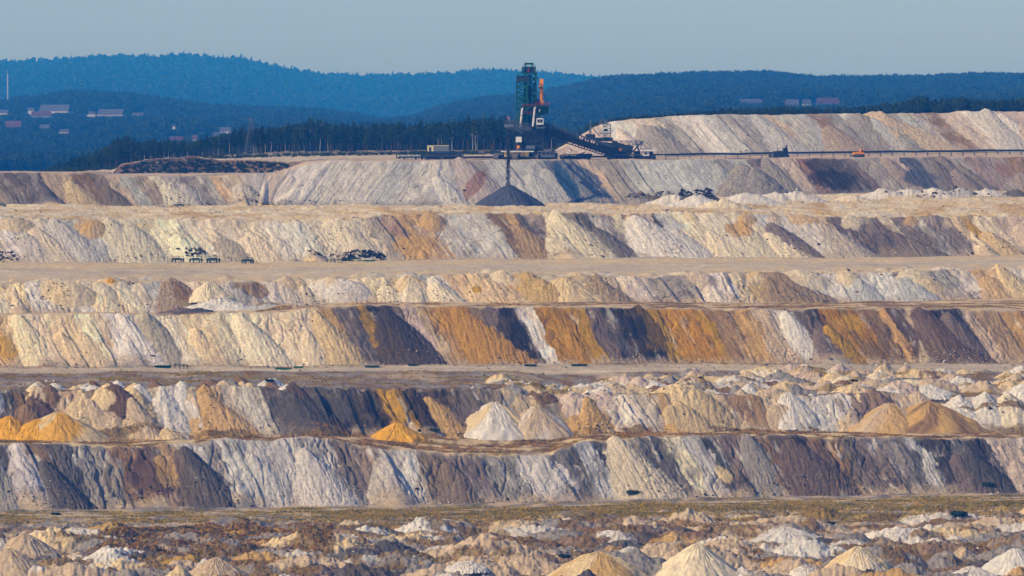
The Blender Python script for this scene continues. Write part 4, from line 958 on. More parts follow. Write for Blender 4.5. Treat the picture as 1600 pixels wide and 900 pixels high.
# the falling stream
rs2 = np.random.RandomState(3); m = MB()
zt = q(794, 199)[2]; zb_ = q(794, 291)[2]
for i in range(1500):
    t = rs2.rand() ** 1.25; z = zt + (zb_ - zt) * t
    sp = .25 + .75 * t; x = q(795.2 - 1.6 * t, 0)[0] + rs2.normal() * sp * .6; yv = rs2.normal() * sp * .6 + HD
    s_ = rs2.uniform(.15, .38) * (1 - .25 * t); a, b = rs2.normal(size=3), rs2.normal(size=3)
    p = [Vector((x, yv, z)) + Vector(rs2.normal(size=3)) * s_ for _ in range(4)]
    m.add(p, [(0, 1, 2), (0, 2, 3), (0, 3, 1), (1, 3, 2)])
o = m.build('falling_spoil', M['stream']); o.location = st.location; tag(o, 'thin dark stream of spoil falling from the stacker head onto a grey cone', kind='stuff')

# ------------------------------------------------------------------ belt car (second machine)
YB = 2322.0; gb = ground(960, YB); SB = F / YB; GB = HZ + F * (CZ - gb) / YB
def q2(px, py, dy=0.0): return ((px - 960) / SB, dy, (GB - py) / SB)
def QB2(m, x0, y0, x1, y1, d0, d1): return m.box(q2(x0, y1, d0), q2(x1, y0, d1))
bc = empty('belt_transfer_car', (wx(960, YB), YB, gb)); tag(bc, 'dark belt transfer car with hopper, mast and low lattice boom, right of the stacker', 'transfer machine')
_q = q; q = q2; GPs, GP = GP, GB
for px, d in ((893, -3), (905, 4), (966, -4), (986, 5), (1006, -3)): crawler(bc, px, d, 11, 2.6, 2.3, rz=rad(12))
q = _q; GP = GPs
m = MB(); QB2(m, 880, 243.5, 1022, 246, -4, 4); QB2(m, 903, 240, 925, 243.5, -3, 3); m.beam(q2(900, 243, -3), q2(915, 237, -3), .5); m.build('deck', M['steel'], bc)
m = MB(); m.hexa([q2(948, 246, -3.5), q2(984, 246, -3.5), q2(984, 246, 4), q2(948, 246, 4), q2(930, 220, -5), q2(990, 228, -5), q2(990, 228, 5), q2(930, 220, 5)]); m.build('hopper', M['steel'], bc)
m = MB(); QB2(m, 915, 209.5, 930, 219, -3, 3); m.beam(q2(930, 222, -4.5), q2(985, 234, -4.5), .6); QB2(m, 928, 215, 957, 220.5, -4, 4); m.beam(q2(956, 222, -4), q2(985, 232, -4), 1.2, 1.8)
m.build('upper_frame', M['steel'], bc)
m = MB()
for a in (920.5, 923.5): m.beam(q2(a, 212, 0), q2(922.5, 190, 0), .5)
m.cyl(q2(922.7, 196, 0), q2(922.9, 187, 0), .35, 8); m.beam(q2(923, 196, 0), q2(934, 210, 0), .5); m.beam(q2(926, 200, 0), q2(937, 213, 0), .4)
m.build('mast', M['steel2'], bc)
m = MB(); m.truss(q2(943, 218, -3), q2(943, 194, -3), 3.6, 3.4, 7, .3); QB2(m, 936, 192, 950, 194.5, -4, 3); m.rail(q2(936, 192, -4), q2(951, 192, -4), 1.2, 6, .13)
m.beam(q2(938, 192, 0), q2(940, 186, 0), .4); m.beam(q2(946, 192, 0), q2(944, 186, 0), .4); m.beam(q2(940, 186, 0), q2(944, 186, 0), .4)
m.build('control_tower', M['steel2'], bc)
cb = QB2(MB(), 941, 199.5, 951, 208, -5, -1).build('control_cabin', M['white'], bc)
QB2(MB(), 943, 201, 949, 204.5, -5.08, -4.95).build('window', M['glass'], cb)
QB2(MB(), 943, 214, 949, 218.5, -5.3, -4).build('winch', M['dkgreen'], bc)
m = MB(); QB2(m, 936, 207.5, 955, 208.8, -5, 4); m.rail(q2(936, 207.5, -5), q2(956, 207.5, -5), 1.1, 8, .12); m.build('walkway', M['steel2'], bc)
m = MB(); m.truss(q2(960, 226.5, 0), q2(1004, 226.5, 0), 3, 2.0, 12, .28); m.beam(q2(1004, 220, 0), q2(1016, 227, 0), .3); m.beam(q2(1016, 227, 0), q2(1017, 232, 0), .3); m.beam(q2(1003, 220, 0), q2(1001, 233, 0), .5); m.beam(q2(1017, 232, 0), q2(1001, 233, 0), .3); m.beam(q2(1003, 220, 0), q2(1010, 232, 0), .3)
m.beam(q2(993, 220, 0), q2(1000, 240, 0), .8); m.beam(q2(1003, 222, 0), q2(985, 240, 0), .7); m.beam(q2(962, 228, 0), q2(985, 238, 0), 1.2)
m.build('receiving_boom', M['steel2'], bc)
QB2(MB(), 966.5, 229, 971, 235.5, -4.6, -3.8).build('warning_panel', M['orange'], bc)
hs = QB2(MB(), 1003.5, 236, 1014, 243.4, -4.5, 0).build('end_house', M['pinkhouse'] if 'pinkhouse' in M else M['plaster'], bc)
QB2(MB(), 1000, 234, 1024, 235.8, -5.5, 1).build('roof', M['white'], hs)
QB2(MB(), 1007, 238, 1010, 241, -4.6, -4.45).build('window', M['glass'], hs)
m = MB(); QB2(m, 1014, 236.5, 1020, 243.4, -3.6, 1); QB2(m, 990, 236, 1000, 243, -3, 2)
for a in (1028, 1033, 1039): m.beam(q2(a, 244, -2), q2(a, 234, -2), .2)
QB2(m, 1018, 240.5, 1045, 242.5, -2, 2); m.build('tail_section', M['steel'], bc)

# ------------------------------------------------------------------ belt conveyor along the bench
def belt_conveyor(p0, p1, off, name, label, h=2.1, step=6.0):
    """p0,p1 = (px, Y)"""
    A = Vector((wx(*p0), p0[1], 0)); B = Vector((wx(*p1), p1[1], 0)); L_ = (B - A).length; n = int(L_ / step)
    A.z = ground(p0[0], p0[1]); r = empty(name, A); tag(r, label, 'conveyor')
    bm_ = MB(); lg = MB(); hd = MB(); prev = None
    for i in range(n + 1):
        c = A + (B - A) * (i / n); px = 800 + F * c.x / c.y
        g = ground(px, c.y); c = Vector((c.x, c.y, g)) - A
        if prev is not None:
            a, b = prev, c; u = Vector((0, 0, h))
            bm_.beam(a + u, b + u, 2.0, .25); 
            bm_.beam(a + u * .62, b + u * .62, 1.6, .12)
            hd.beam(a + u * 1.12 + Vector((0, -1.15, 0)), b + u * 1.12 + Vector((0, -1.15, 0)), .14, 1.0)
            hd.beam(a + u * 1.12 + Vector((0, 1.15, 0)), b + u * 1.12 + Vector((0, 1.15, 0)), .14, 1.0)
        for dy in (-1.15, 1.15): lg.beam(c + Vector((0, dy, -.4)), c + Vector((0, dy, h * 1.1)), .28)
        lg.beam(c + Vector((0, -1.2, h * .85)), c + Vector((0, 1.2, h * .85)), .25)
        lg.box((c.x - .5, c.y - 1.9, c.z - .5), (c.x + .5, c.y + 1.9, c.z + .25))
        prev = c
    bm_.build('belt', M['rubber'], r); lg.build('support_frame', M['steel2'], r); hd.build('side_cover', M['steel'], r)
belt_conveyor((1040, 2330), (1830, 2392), 0, 'belt_conveyor', 'long dark belt conveyor running along the upper bench to the right edge')
belt_conveyor((725, 2320), (782, 2322), 0, 'belt_conveyor', 'short low belt section between the crawler wagon and the stacker', .9)

# ------------------------------------------------------------------ crawler wagon left
YW = 2322.0; gw = ground(680, YW); SW = F / YW; GW = HZ + F * (CZ - gw) / YW
def q3(px, py, dy=0.0): return ((px - 680) / SW, dy, (GW - py) / SW)
def QB3(m, x0, y0, x1, y1, d0, d1): return m.box(q3(x0, y1, d0), q3(x1, y0, d1))
wg = empty('crawler_wagon', (wx(680, YW), YW, gw)); tag(wg, 'dark crawler wagon carrying a pale green sheet-metal house, left of the stacker', 'crawler machine')
_q = q; q = q3; GPs, GP = GP, GW
for px, d in ((676, -3), (680, 4), (704, -3), (709, 4)): crawler(wg, px, d, 8.0, 2.4, 2.2, rz=rad(6))
q = _q; GP = GPs
m = MB(); QB3(m, 664, 243, 718, 246.5, -3.4, 3.4); QB3(m, 676, 239, 700, 243, -3, 3); QB3(m, 697, 240, 714, 243, -2, 3)
m.beam(q3(700, 243, 0), q3(710, 238, 0), .8); m.beam(q3(718, 244, 0), q3(729, 247, 0), .9); m.beam(q3(716, 243, 0), q3(722, 240, 0), .5); QB3(m, 669, 236.6, 701, 238.2, -3.2, 3.2)
m.beam(q3(672, 238, 0), q3(672, 243, 0), .6); m.build('chassis', M['steel'], wg)
hs = QB3(MB(), 668.5, 228, 701, 236.4, -2.6, 2.6).build('sheet_metal_house', M['greyhouse'], wg)
QB3(MB(), 667.8, 227.2, 701.6, 228, -2.8, 2.8).build('roof', M['cream'], hs)
e = QB3(MB(), 667.9, 228.2, 677.5, 236.2, -2.72, -2.5).build('sunlit_end', M['cream'], hs)  # cream panel paints sunlight on the left end of the house
QB3(MB(), 670.5, 229.6, 674, 236, -2.8, -2.6).build('door', M['steel'], hs)
m = MB(); QB3(m, 703, 235.5, 712, 240, -2.4, 2); QB3(m, 714, 238, 722, 244, -2.2, 2); QB3(m, 657, 241, 668, 247, -2.6, 2.6); m.rail(q3(664, 243, -3.4), q3(718, 243, -3.4), 1.2, 12, .14); m.beam(q3(706, 236, 0), q3(712, 230, 0), .3); m.build('machinery', M['steel'], wg)
m = MB()
for a in (671, 676, 715, 719, 723): m.cyl(q3(a, 243, -2.5), q3(a, 240.4, -2.5), .8, 8)
m.build('drum', M['steel2'], wg)
# green low frame trailer next to it
tr = empty('pipe_trailer', (wx(640, YW), YW, ground(640, YW))); tag(tr, 'low green frame trailer loaded with pale pipes, left end of the upper bench machines', 'trailer')
m = MB(); m.box((-6.5, -1.6, .9), (9, 1.6, 1.35))
for i in range(9): m.beam((-6.3 + i * 1.8, -1.6, 0), (-6.3 + i * 1.8, -1.6, 2.2), .2); m.beam((-6.3 + i * 1.8, 1.6, 0), (-6.3 + i * 1.8, 1.6, 2.2), .2)
m.rail((-6.5, -1.6, 1.3), (9, -1.6, 1.3), 1.1, 10, .12); m.build('frame', M['dkgreen'], tr)
m = MB()
for i in range(6): m.cyl((-5 + i * .8, -1 + .4 * (i % 3), 1.7 + .35 * (i % 2)), (6 + i * .4, -1 + .4 * (i % 3), 1.6 + .35 * (i % 2)), .24, 8)
m.build('pipe', M['white'], tr)
for xx in (-5, -2.5, 3, 6): 
    m = MB(); m.cyl((xx, -1.9, .55), (xx, -1.3, .55), .55, 14); m.cyl((xx, 1.3, .55), (xx, 1.9, .55), .55, 14); m.build('wheel', M['rubber'], tr)

# ------------------------------------------------------------------ bulldozer (orange) and dark pipelayer
def dozer(px, Yv, mat, name, label, cat, sc=1.0):
    r = empty(name, (wx(px, Yv), Yv, ground(px, Yv)), rad(8)); tag(r, label, cat); r.scale = (sc,) * 3
    for s_ in (-1, 1):
        m = MB(); m.hexa([(-2.3, s_ * 1.35 - .35, .1), (2.1, s_ * 1.35 - .35, .1), (2.1, s_ * 1.35 + .35, .1), (-2.3, s_ * 1.35 + .35, .1), (-1.7, s_ * 1.35 - .35, 1.2), (1.5, s_ * 1.35 - .35, 1.2), (1.5, s_ * 1.35 + .35, 1.2), (-1.7, s_ * 1.35 + .35, 1.2)])
        m.cyl((-1.8, s_ * 1.35 - .36, .62), (-1.8, s_ * 1.35 + .36, .62), .6, 12); m.cyl((1.6, s_ * 1.35 - .36, .62), (1.6, s_ * 1.35 + .36, .62), .6, 12); m.build('track', M['steel'], r)
    MB().hexa([(-2.6, -.75, 1.0), (.5, -.75, 1.0), (.5, .75, 1.0), (-2.6, .75, 1.0), (-2.5, -.65, 2.1), (.5, -.65, 2.3), (.5, .65, 2.3), (-2.5, .65, 2.1)]).build('engine_hood', M[mat], r)
    c = MB().hexa([(.3, -.85, 1.2), (2.0, -.85, 1.2), (2.0, .85, 1.2), (.3, .85, 1.2), (.5, -.75, 3.2), (1.8, -.75, 3.2), (1.8, .75, 3.2), (.5, .75, 3.2)]).build('cab', M[mat], r)
    MB().box((.75, -.93, 2.2), (1.6, -.86, 2.95)).build('window', M['glass'], c)
    m = MB(); m.hexa([(-3.7, -1.9, .1), (-3.4, -1.9, .1), (-3.4, 1.9, .1), (-3.7, 1.9, .1), (-3.9, -1.9, 1.5), (-3.7, -1.9, 1.5), (-3.7, 1.9, 1.5), (-3.9, 1.9, 1.5)]); m.beam((-3.4, -1.5, .6), (0, -1.75, .6), .25); m.beam((-3.4, 1.5, .6), (0, 1.75, .6), .25); m.build('blade', M['steel2' if mat != 'steel' else 'steel'], r)
    MB().cyl((-1.2, .4, 2.2), (-1.2, .4, 3.1), .1, 8).build('exhaust', M['steel'], r)
    return r
dozer(1342, 2338, 'orange', 'bulldozer', 'small bright orange bulldozer in front of the conveyor', 'bulldozer', 1.15)
dz = dozer(1221, 2334, 'steel', 'side_boom_tractor', 'dark grey tracked side boom tractor in front of the conveyor', 'tractor', 1.55)
m = MB(); m.beam((0.5, -1.9, 1.2), (1.2, -3.2, 4.2), .2); m.beam((-.5, -1.9, 1.2), (1.2, -3.2, 4.2), .2); m.build('side_boom', M['steel'], dz)

# ------------------------------------------------------------------ dark green conveyor frames on the benches
FR = 'spare conveyor frames parked on the benches'
def frame_proto():
    r = empty('conveyor_frame', (0, 0, 0)); w_, d, h = 5.6, 2.4, 2.2
    m = MB(); m.box((-w_ / 2, -d / 2, h * .45), (w_ / 2, d / 2, h * .62)); m.beam((-w_ / 2, -d / 2, h * .75), (w_ / 2, -d / 2, h * .75), .2, .3); m.build('deck', M['dkgreen'], r)
    m = MB(); m.beam((-w_ * .38, -d / 2, h * 1.25), (w_ * .44, -d / 2, h * 1.25), .18); 
    for xx in (-.36, .1, .42): m.beam((w_ * xx, -d / 2, h * .6), (w_ * xx, -d / 2, h * 1.25), .16)
    m.build('guard_rail', M['dkgreen'], r)
    for sx in (-.42, -.2, .24, .42):
        m = MB(); m.beam((w_ * sx, -d / 2, 0), (w_ * sx, -d / 2, h * .5), .32); m.beam((w_ * sx, d / 2, 0), (w_ * sx, d / 2, h * .5), .32); m.build('leg', M['dkgreen'], r)
    m = MB(); m.cyl((-w_ * .3, -d * .3, h * .8), (w_ * .25, -d * .3, h * .8), .3, 8); m.build('roller', M['steel'], r)
    return r
def dup(root, loc, rz=0, sc=1.0):
    r = root.copy(); COL.objects.link(r); r.location = loc; r.rotation_euler = (0, 0, rz); r.scale = (sc,) * 3
    for ch in root.children:
        c = ch.copy(); COL.objects.link(c); c.parent = r
        for g in ch.children:
            d = g.copy(); COL.objects.link(d); d.parent = c
    return r
fp = frame_proto(); first = True
for px, py, lv, sc, lb in [(278, 411, 4, 1, 'dark green conveyor frame, leftmost of the four on the middle bench'), (306, 411, 4, 1.05, 'dark green conveyor frame beside a dark clod heap, second from left on the middle bench'),
                           (333, 411, 4, 1.1, 'dark green conveyor frame with the widest top rail, third from left on the middle bench'), (387, 411, 4, 1.0, 'dark green conveyor frame standing alone right of the other three on the middle bench'),
                           (280, 324, 5, .8, 'distant dark green conveyor frame at the foot of the upper left face'), (2, 324, 5, .8, 'distant green frame cut by the left edge at the foot of the upper face')]:
    Yv = level_spot(px, py, lv) ; loc = (wx(px, Yv), Yv, ground(px, Yv) - .1)
    if first: fp.location = loc; fp.scale = (sc,) * 3; o = fp; first = False
    else: o = dup(fp, loc, rad(random.uniform(-8, 8)), sc)
    tag(o, lb, 'conveyor frame', FR)
for px, py, lv, lb in [(525, 411, 4, 'left of two open green trestles by the black rubble on the middle bench'), (551, 410, 4, 'right of two open green trestles by the black rubble on the middle bench'), (282, 576, 2, 'dark trestle next to the green box on the lower road')]:
    Yv = level_spot(px, py, lv); r = empty('trestle', (wx(px, Yv), Yv, ground(px, Yv) - .1)); tag(r, lb, 'trestle', 'open trestles on the benches')
    mt = M['ltgreen'] if lv == 4 else M['steel']
    MB().box((-2.7, -.8, 1.5), (2.7, .8, 1.75)).build('top_beam', M['dkgreen'], r)
    for xx in (-2.3, -.4, 1.1, 2.4): MB().beam((xx, -.7, 0), (xx, -.7, 1.5), .25).beam((xx, .7, 0), (xx, .7, 1.5), .25).build('leg', mt, r)
for px, py, lv, L_, mt, lb in [(577, 410, 4, 5.0, 'ltgreen', 'low bright green skid at the right end of the middle bench machinery'), (254, 576, 2, 6.4, 'dkgreen', 'long dark green box skid on the lower road beside a trestle'),
                               (442, 577, 2, 6.4, 'ltgreen', 'lime green skid lying on the lower road, left of a smaller lime one'), (466, 576, 2, 4.0, 'ltgreen', 'smaller lime green skid lying on the lower road'),
                               (581, 574, 2, 5.6, 'dkgreen', 'flat dark green skid below the dark brown stripe on the lower road'), (645, 573, 2, 4.0, 'dkgreen', 'small flat dark green skid on the lower road'),
                               (829, 573, 2, 5.0, 'dkgreen', 'flat green skid below the cream stripe on the lower road'), (905, 573, 2, 6.4, 'dkgreen', 'flat green skid at the foot of the ochre face on the lower road')]:
    Yv = level_spot(px, py, lv); r = empty('skid', (wx(px, Yv), Yv, ground(px, Yv))); tag(r, lb, 'skid', 'green skids lying along the benches')
    hh = 1.1 if px == 254 else .55
    MB().hexa([(-L_ / 2 + .5, -1.0, .05), (L_ / 2 - .5, -1.0, .05), (L_ / 2 - .5, 1, .05), (-L_ / 2 + .5, 1, .05), (-L_ / 2, -1.0, hh), (L_ / 2, -1.0, hh), (L_ / 2, 1, hh), (-L_ / 2, 1, hh)]).build('tub', M[mt], r)
    for s_ in (-1, 1): MB().beam((-L_ / 2, s_ * 1.05, hh + .06), (L_ / 2, s_ * 1.05, hh + .06), .16).build('rail', M['dkgreen'], r)

# ------------------------------------------------------------------ single heaps that stand out
def heap(px, pt, pb, lv, col, label, sl=.72, sx=1.0, tip=1.3, col2=None, dY=0, seed=None, name='spoil_heap'):
    Yf = level_spot(px, pb, lv) + dY; g = ground(px, Yf); h = CZ - g; a = pt - HZ
    R = max(1.2, (F * h - a * Yf) / (a + F * sl)); Yo = Yf + R; H = R * sl; seed = seed or int(px)
    nr, na = 46, 180; t = np.linspace(0, 1.25, nr)[:, None]; an = np.linspace(0, 2 * math.pi, na, endpoint=False)[None]
    d = R * t + 0 * an; ca, sa = np.cos(an), np.sin(an)
    x = d * ca * sx; y = d * sa
    x = x + (.08 * d * noise(ca * 2 + 5, sa * 2 + t * 2, seed))
    z = H - sl * (np.sqrt(d * d + tip * tip) - tip) * (1 + .16 * noise(ca * 1.3 + seed, sa * 1.3, seed + 2))
    z = z + .022 * d * noise(ca * 10 + t * 2, sa * 10, seed + 4) * sstep(0, .3, t) + .45 * fbm(x / 3.5, y / 3.5, 5, seed + 5, .66) - .38 * np.clip(1 - 5 * np.abs(noise(ca * 8 + seed, sa * 8 + t * 1.2, seed + 11)), 0, 1) + .14 * noise(x / 1.1, y / 1.1, seed + 6) + .12 * noise(x * 1.7, y * 1.7, seed + 8)
    z = np.where(t > 1, z - (t - 1) * 2.5, z)
    V = np.stack([x, y, z], -1).reshape(-1, 3)
    i = np.arange(nr * na, dtype=np.int32).reshape(nr, na); i2 = np.roll(i, -1, 1)
    Fq = np.stack([i[:-1], i[1:], i2[1:], i2[:-1]], -1).reshape(-1, 4)
    c = PAL[col][None, None] * (1 + .16 * noise(ca * 7, sa * 7 + t, seed + 9) + .28 * fbm(x / 3, y / 3, 4, seed + 10, .7))[..., None]
    if col2: c = mix(c, PAL[col2][None, None], sstep(-.15, .35, noise(ca * 1.6 + t, sa * 1.6, seed + 12)) * .9)
    o = link(name, np_mesh(name, V, Fq, np.clip(c, .01, .8).reshape(-1, 3)), M['heap'], loc=(wx(px, Yo), Yo, g))
    tag(o, label, 'spoil heap', 'tipped cones of spoil'); return o
HP = [(795, 288, 324, 5, 'coal', 'dark grey cone of fresh spoil right under the falling stream', dict(sl=.66)),
 (172, 434, 446, 4, 'yellow', 'small bright yellow cone on the edge above the fourth slope, far left', dict(sl=.6)),
 (328, 440, 474, 3, 'cream', 'smooth pale cream cone beside a brown hollow', {}), (638, 429, 473, 3, 'cream', 'broad cream cone with a sandy front in the middle of the fourth slope', dict(col2='sand', sx=1.15)),
 (880, 432, 473, 3, 'sand', 'yellowish cream mound on the fourth slope, right of the sandy-fronted cone', dict(sx=1.3)),
 
 (620, 661, 688, 1, 'yellow', 'golden yellow cone below the dark brown slope', dict(sl=.62, sx=1.1, dY=-4)), (772, 628, 688, 1, 'pale', 'tall pale cone with radial rills, biggest in the middle of the picture', dict(sl=.8, sx=1.35, col2='sand')),
 (838, 634, 687, 1, 'beige', 'beige cone overlapping the tall pale cone on its right', dict(sl=.8, sx=1.2, col2='pale')),
 (12, 650, 690, 1, 'yellow', 'bright yellow cone at the left edge', dict(sl=.7)), (90, 644, 692, 1, 'sand', 'broad sandy-yellow mound near the left edge', dict(sl=.62, col2='yellow', sx=1.2)),
 (58, 655, 691, 1, 'yellow', 'yellow mound between the left-edge cone and the broad sandy mound', dict(sl=.6)), (260, 669, 688, 1, 'sand', 'small sandy cone at the foot of the long beige slope', dict(sl=.65)),
 (1232, 613, 674, 1, 'pale', 'creamy cone with a sharp tip right of the centre', dict(sl=.85)), (1392, 630, 677, 1, 'beige', 'wide tan cone on the right', dict(sl=.72, sx=1.3, col2='orange')),
 (1452, 627, 678, 1, 'orange', 'orange-brown ridge mound between the wide tan cone and the cream eroded slope', dict(sl=.72, sx=1.5, col2='brown')), (1452, 601, 628, 2, 'white', 'white mound on top of the crest at right', dict(sl=.42)),
 
 (335, 872, 915, 0, 'beige', 'beige cone at the bottom edge, left of the centre', dict(sl=.66)), (935, 864, 925, 0, 'sand', 'large rounded sand-coloured heap at the bottom edge in the centre', dict(sl=.6, tip=5, col2='orange')),
 (1090, 850, 920, 0, 'cream', 'cream cone at the bottom edge right of the sand-coloured heap', dict(sl=.75)), (1342, 855, 920, 0, 'sand', 'sharp yellowish cone at the bottom edge on the right', dict(sl=.72, col2='cream')),
 (1260, 884, 920, 0, 'pale', 'low pale cone peeking over the bottom edge', dict(sl=.6)),
 (1588, 858, 915, 0, 'white', 'whitish cone in the bottom right corner', dict(sl=.65)), (1520, 886, 925, 0, 'pale', 'low whitish cone left of the bottom right corner', dict(sl=.5)),
 (36, 835, 880, 0, 'beige', 'beige ridge cone in the near field at far left', dict(sl=.62)), (12, 858, 925, 0, 'beige', 'brownish heap in the bottom left corner', dict(sl=.6)),
 
 (730, 878, 915, 0, 'pale', 'low pale rounded heap at the bottom, left of the sand-coloured heap', dict(sl=.5, tip=3)),
 (1228, 824, 845, 0, 'white', 'small white double heap under the grassy road at right', dict(sl=.5, sx=1.5)), (985, 855, 880, 0, 'white', 'small whitish cone behind the sand-coloured heap', dict(sl=.55))]
for px, pt, pb, lv, col, lb, kw in HP: heap(px, pt, pb, lv, col, lb, **kw)

# ------------------------------------------------------------------ rubble, grass, scrub (stuff)
def tri_blobs(P, S_, rs_, faces='ico'):
    n = len(P); oc = np.array([(1, 0, 0), (-1, 0, 0), (0, 1, 0), (0, -1, 0), (0, 0, 1), (0, 0, -1)], float)
    f = np.array([(0, 2, 4), (2, 1, 4), (1, 3, 4), (3, 0, 4), (2, 0, 5), (1, 2, 5), (3, 1, 5), (0, 3, 5)])
    v = oc[None] * (S_[:, None, None] * rs_.uniform(.5, 1.3, (n, 6, 1))) * np.array([1.2, 1, .75])
    an = rs_.uniform(0, 6.28, n); c, s_ = np.cos(an)[:, None], np.sin(an)[:, None]
    v = np.stack([v[..., 0] * c - v[..., 1] * s_, v[..., 0] * s_ + v[..., 1] * c, v[..., 2]], -1) + P[:, None]
    return v.reshape(-1, 3), (f[None] + 6 * np.arange(n)[:, None, None]).reshape(-1, 3)
rs3 = np.random.RandomState(8)
PTS = []; SZ = []; CL = []
dark_c = [PAL['dark'], PAL['slate'], PAL['brown'], PAL['grey'] * .8, PAL['dark'] * .8]
def scatter_grid(n, rmask, size, cols, probfun=None):
    ii = rmask[rs3.randint(len(rmask), size=n * 3)]; jj = rs3.randint(0, NC, n * 3)
    x = X[ii, jj]; y = Y[ii, jj]; z = Z[ii, jj]
    pr = probfun(ii, jj, x, y) if probfun else np.ones(len(x)); k = rs3.rand(len(x)) < pr
    x, y, z = x[k][:n], y[k][:n], z[k][:n]
    PTS.append(np.stack([x, y, z], -1)); s_ = size * rs3.lognormal(0, .45, len(x)); SZ.append(s_)
    CL.append(np.array(cols)[rs3.randint(len(cols), size=len(x))])
cmid = NC // 2
for k in range(7):
    yt, yc = Yc[3 + 2 * k], Yc[4 + 2 * k]
    rw = np.where((Y[:, cmid] > yt[cmid] - 5) & (Y[:, cmid] < yc[cmid] + 3))[0]
    # down the face, clustered
    scatter_grid([2600, 2200, 2600, 3000, 2600, 1200, 1200][k], rw, [.19, .19, .2, .23, .23, .2, .22][k], dark_c, lambda ii, jj, x, y: sstep(.05, .5, noise(x / 14, y / 14, 600 + k)))
    # along the toe
    rw = np.where((Y[:, cmid] > yt[cmid] - 4) & (Y[:, cmid] < yt[cmid] + 4))[0]
    scatter_grid([1300, 1000, 1200, 600, 900, 2200, 500][k], rw, .24, dark_c + [PAL['pale'], PAL['beige'], PAL['brown']], lambda ii, jj, x, y: .15 + sstep(.0, .5, noise(x / 20, y / 14, 650 + k)))
rw = np.where((Y[:, cmid] > 1330) & (Y[:, cmid] < Yc[3][cmid] - 40))[0]
scatter_grid(3000, rw, .26, dark_c + [PAL['white'], PAL['pale'], PAL['pale']])
rw = np.where((Y[:, cmid] > Yc[12][cmid]) & (Y[:, cmid] < Yc[13][cmid]))[0]
scatter_grid(2200, rw, .3, dark_c + [PAL['orange'], PAL['pale']], lambda ii, jj, x, y: .1 + sstep(.1, .4, noise(x / 20, y / 30, 660)))
rw = np.where((Y[:, cmid] > Yc[6][cmid]) & (Y[:, cmid] < Yc[7][cmid]))[0]
scatter_grid(2600, rw, .26, dark_c + [PAL['pale']], lambda ii, jj, x, y: .1 + sstep(.1, .4, noise(x / 20, y / 30, 670)))
# black rubble band on the middle bench near the trestles
def band(px0, px1, py0, py1, lv, n, size, cols):
    px = rs3.uniform(px0, px1, n); py = rs3.uniform(py0, py1, n)
    Yv = np.array([level_spot(a, b, lv) for a, b in zip(px, py)]) + rs3.uniform(0, 5, n)
    z = np.array([ground(a, b) for a, b in zip(px, Yv)])
    PTS.append(np.stack([(px - 800) / F * Yv, Yv, z], -1)); SZ.append(size * rs3.lognormal(0, .4, n)); CL.append(np.array(cols)[rs3.randint(len(cols), size=n)])
band(535, 600, 400, 409, 4, 260, .6, [PAL['dark'] * .6, PAL['dark'] * .8, PAL['slate']]); band(290, 320, 404, 409, 4, 80, .5, [PAL['dark'] * .7, PAL['slate']]); band(480, 545, 402, 410, 4, 120, .45, [PAL['dark'] * .7, PAL['brown']])
band(0, 30, 400, 412, 4, 70, .5, [PAL['dark'], PAL['slate']]); band(1060, 1110, 303, 316, 5, 200, .7, [PAL['dark'], PAL['dark'] * .8, PAL['slate']]); band(980, 1050, 308, 320, 5, 160, .6, [PAL['slate'], PAL['grey'], PAL['purple']])
band(1380, 1600, 306, 312, 5, 120, .6, [PAL['slate'], PAL['dark'], PAL['grey']]); band(240, 420, 320, 326, 5, 200, .4, [PAL['grey'], PAL['slate'], PAL['dark']])
Pp = np.concatenate(PTS); Sz = np.concatenate(SZ); Cl = np.concatenate(CL)
v, f = tri_blobs(Pp, Sz, rs3)
o = link('rubble', np_mesh('rubble', v, f, np.repeat(Cl, 6, 0), smooth=False), M['grass']); tag(o, 'loose clods and rubble strewn over slopes and benches', kind='stuff')

def grass_patch(n, lv, f0, f1, px0, px1, thr, seed, hgt, cols, sc=(26, 7)):
    lo = Yc[2 + 2 * lv] if lv else Yc[0]; hi = Yc[3 + 2 * lv]
    px = rs3.uniform(px0, px1, n * 3); t = rs3.uniform(f0, f1, n * 3)
    a = np.interp(px, PX, lo); b = np.interp(px, PX, hi); y = a + (b - a) * t; x = (px - 800) / F * y
    nn = fbm(x / sc[0], y / sc[1], 3, seed); k = nn > thr; px, x, y, nn = px[k][:n], x[k][:n], y[k][:n], nn[k][:n]
    ci = np.clip(np.searchsorted(PX, px), 0, NC - 1)
    z = np.empty(len(px)); order = {}
    for i in range(len(px)): z[i] = np.interp(y[i], Y[:, ci[i]], Z[:, ci[i]])
    return np.stack([x, y, z], -1), hgt * rs3.uniform(.5, 1.4, len(px)), np.array(cols)[np.clip((rs3.rand(len(px)) * .55 + (nn - thr) * .9) * len(cols), 0, len(cols) - 1).astype(int)]
oc = [lin((206, 154, 44)), lin((158, 128, 50)), lin((130, 118, 44)), lin((98, 100, 38))]
og = [lin((200, 162, 46)), lin((172, 142, 40)), lin((132, 122, 34)), lin((92, 94, 28))]
rst = [lin((158, 104, 34)), lin((190, 138, 48)), lin((112, 84, 32)), lin((74, 72, 28))]
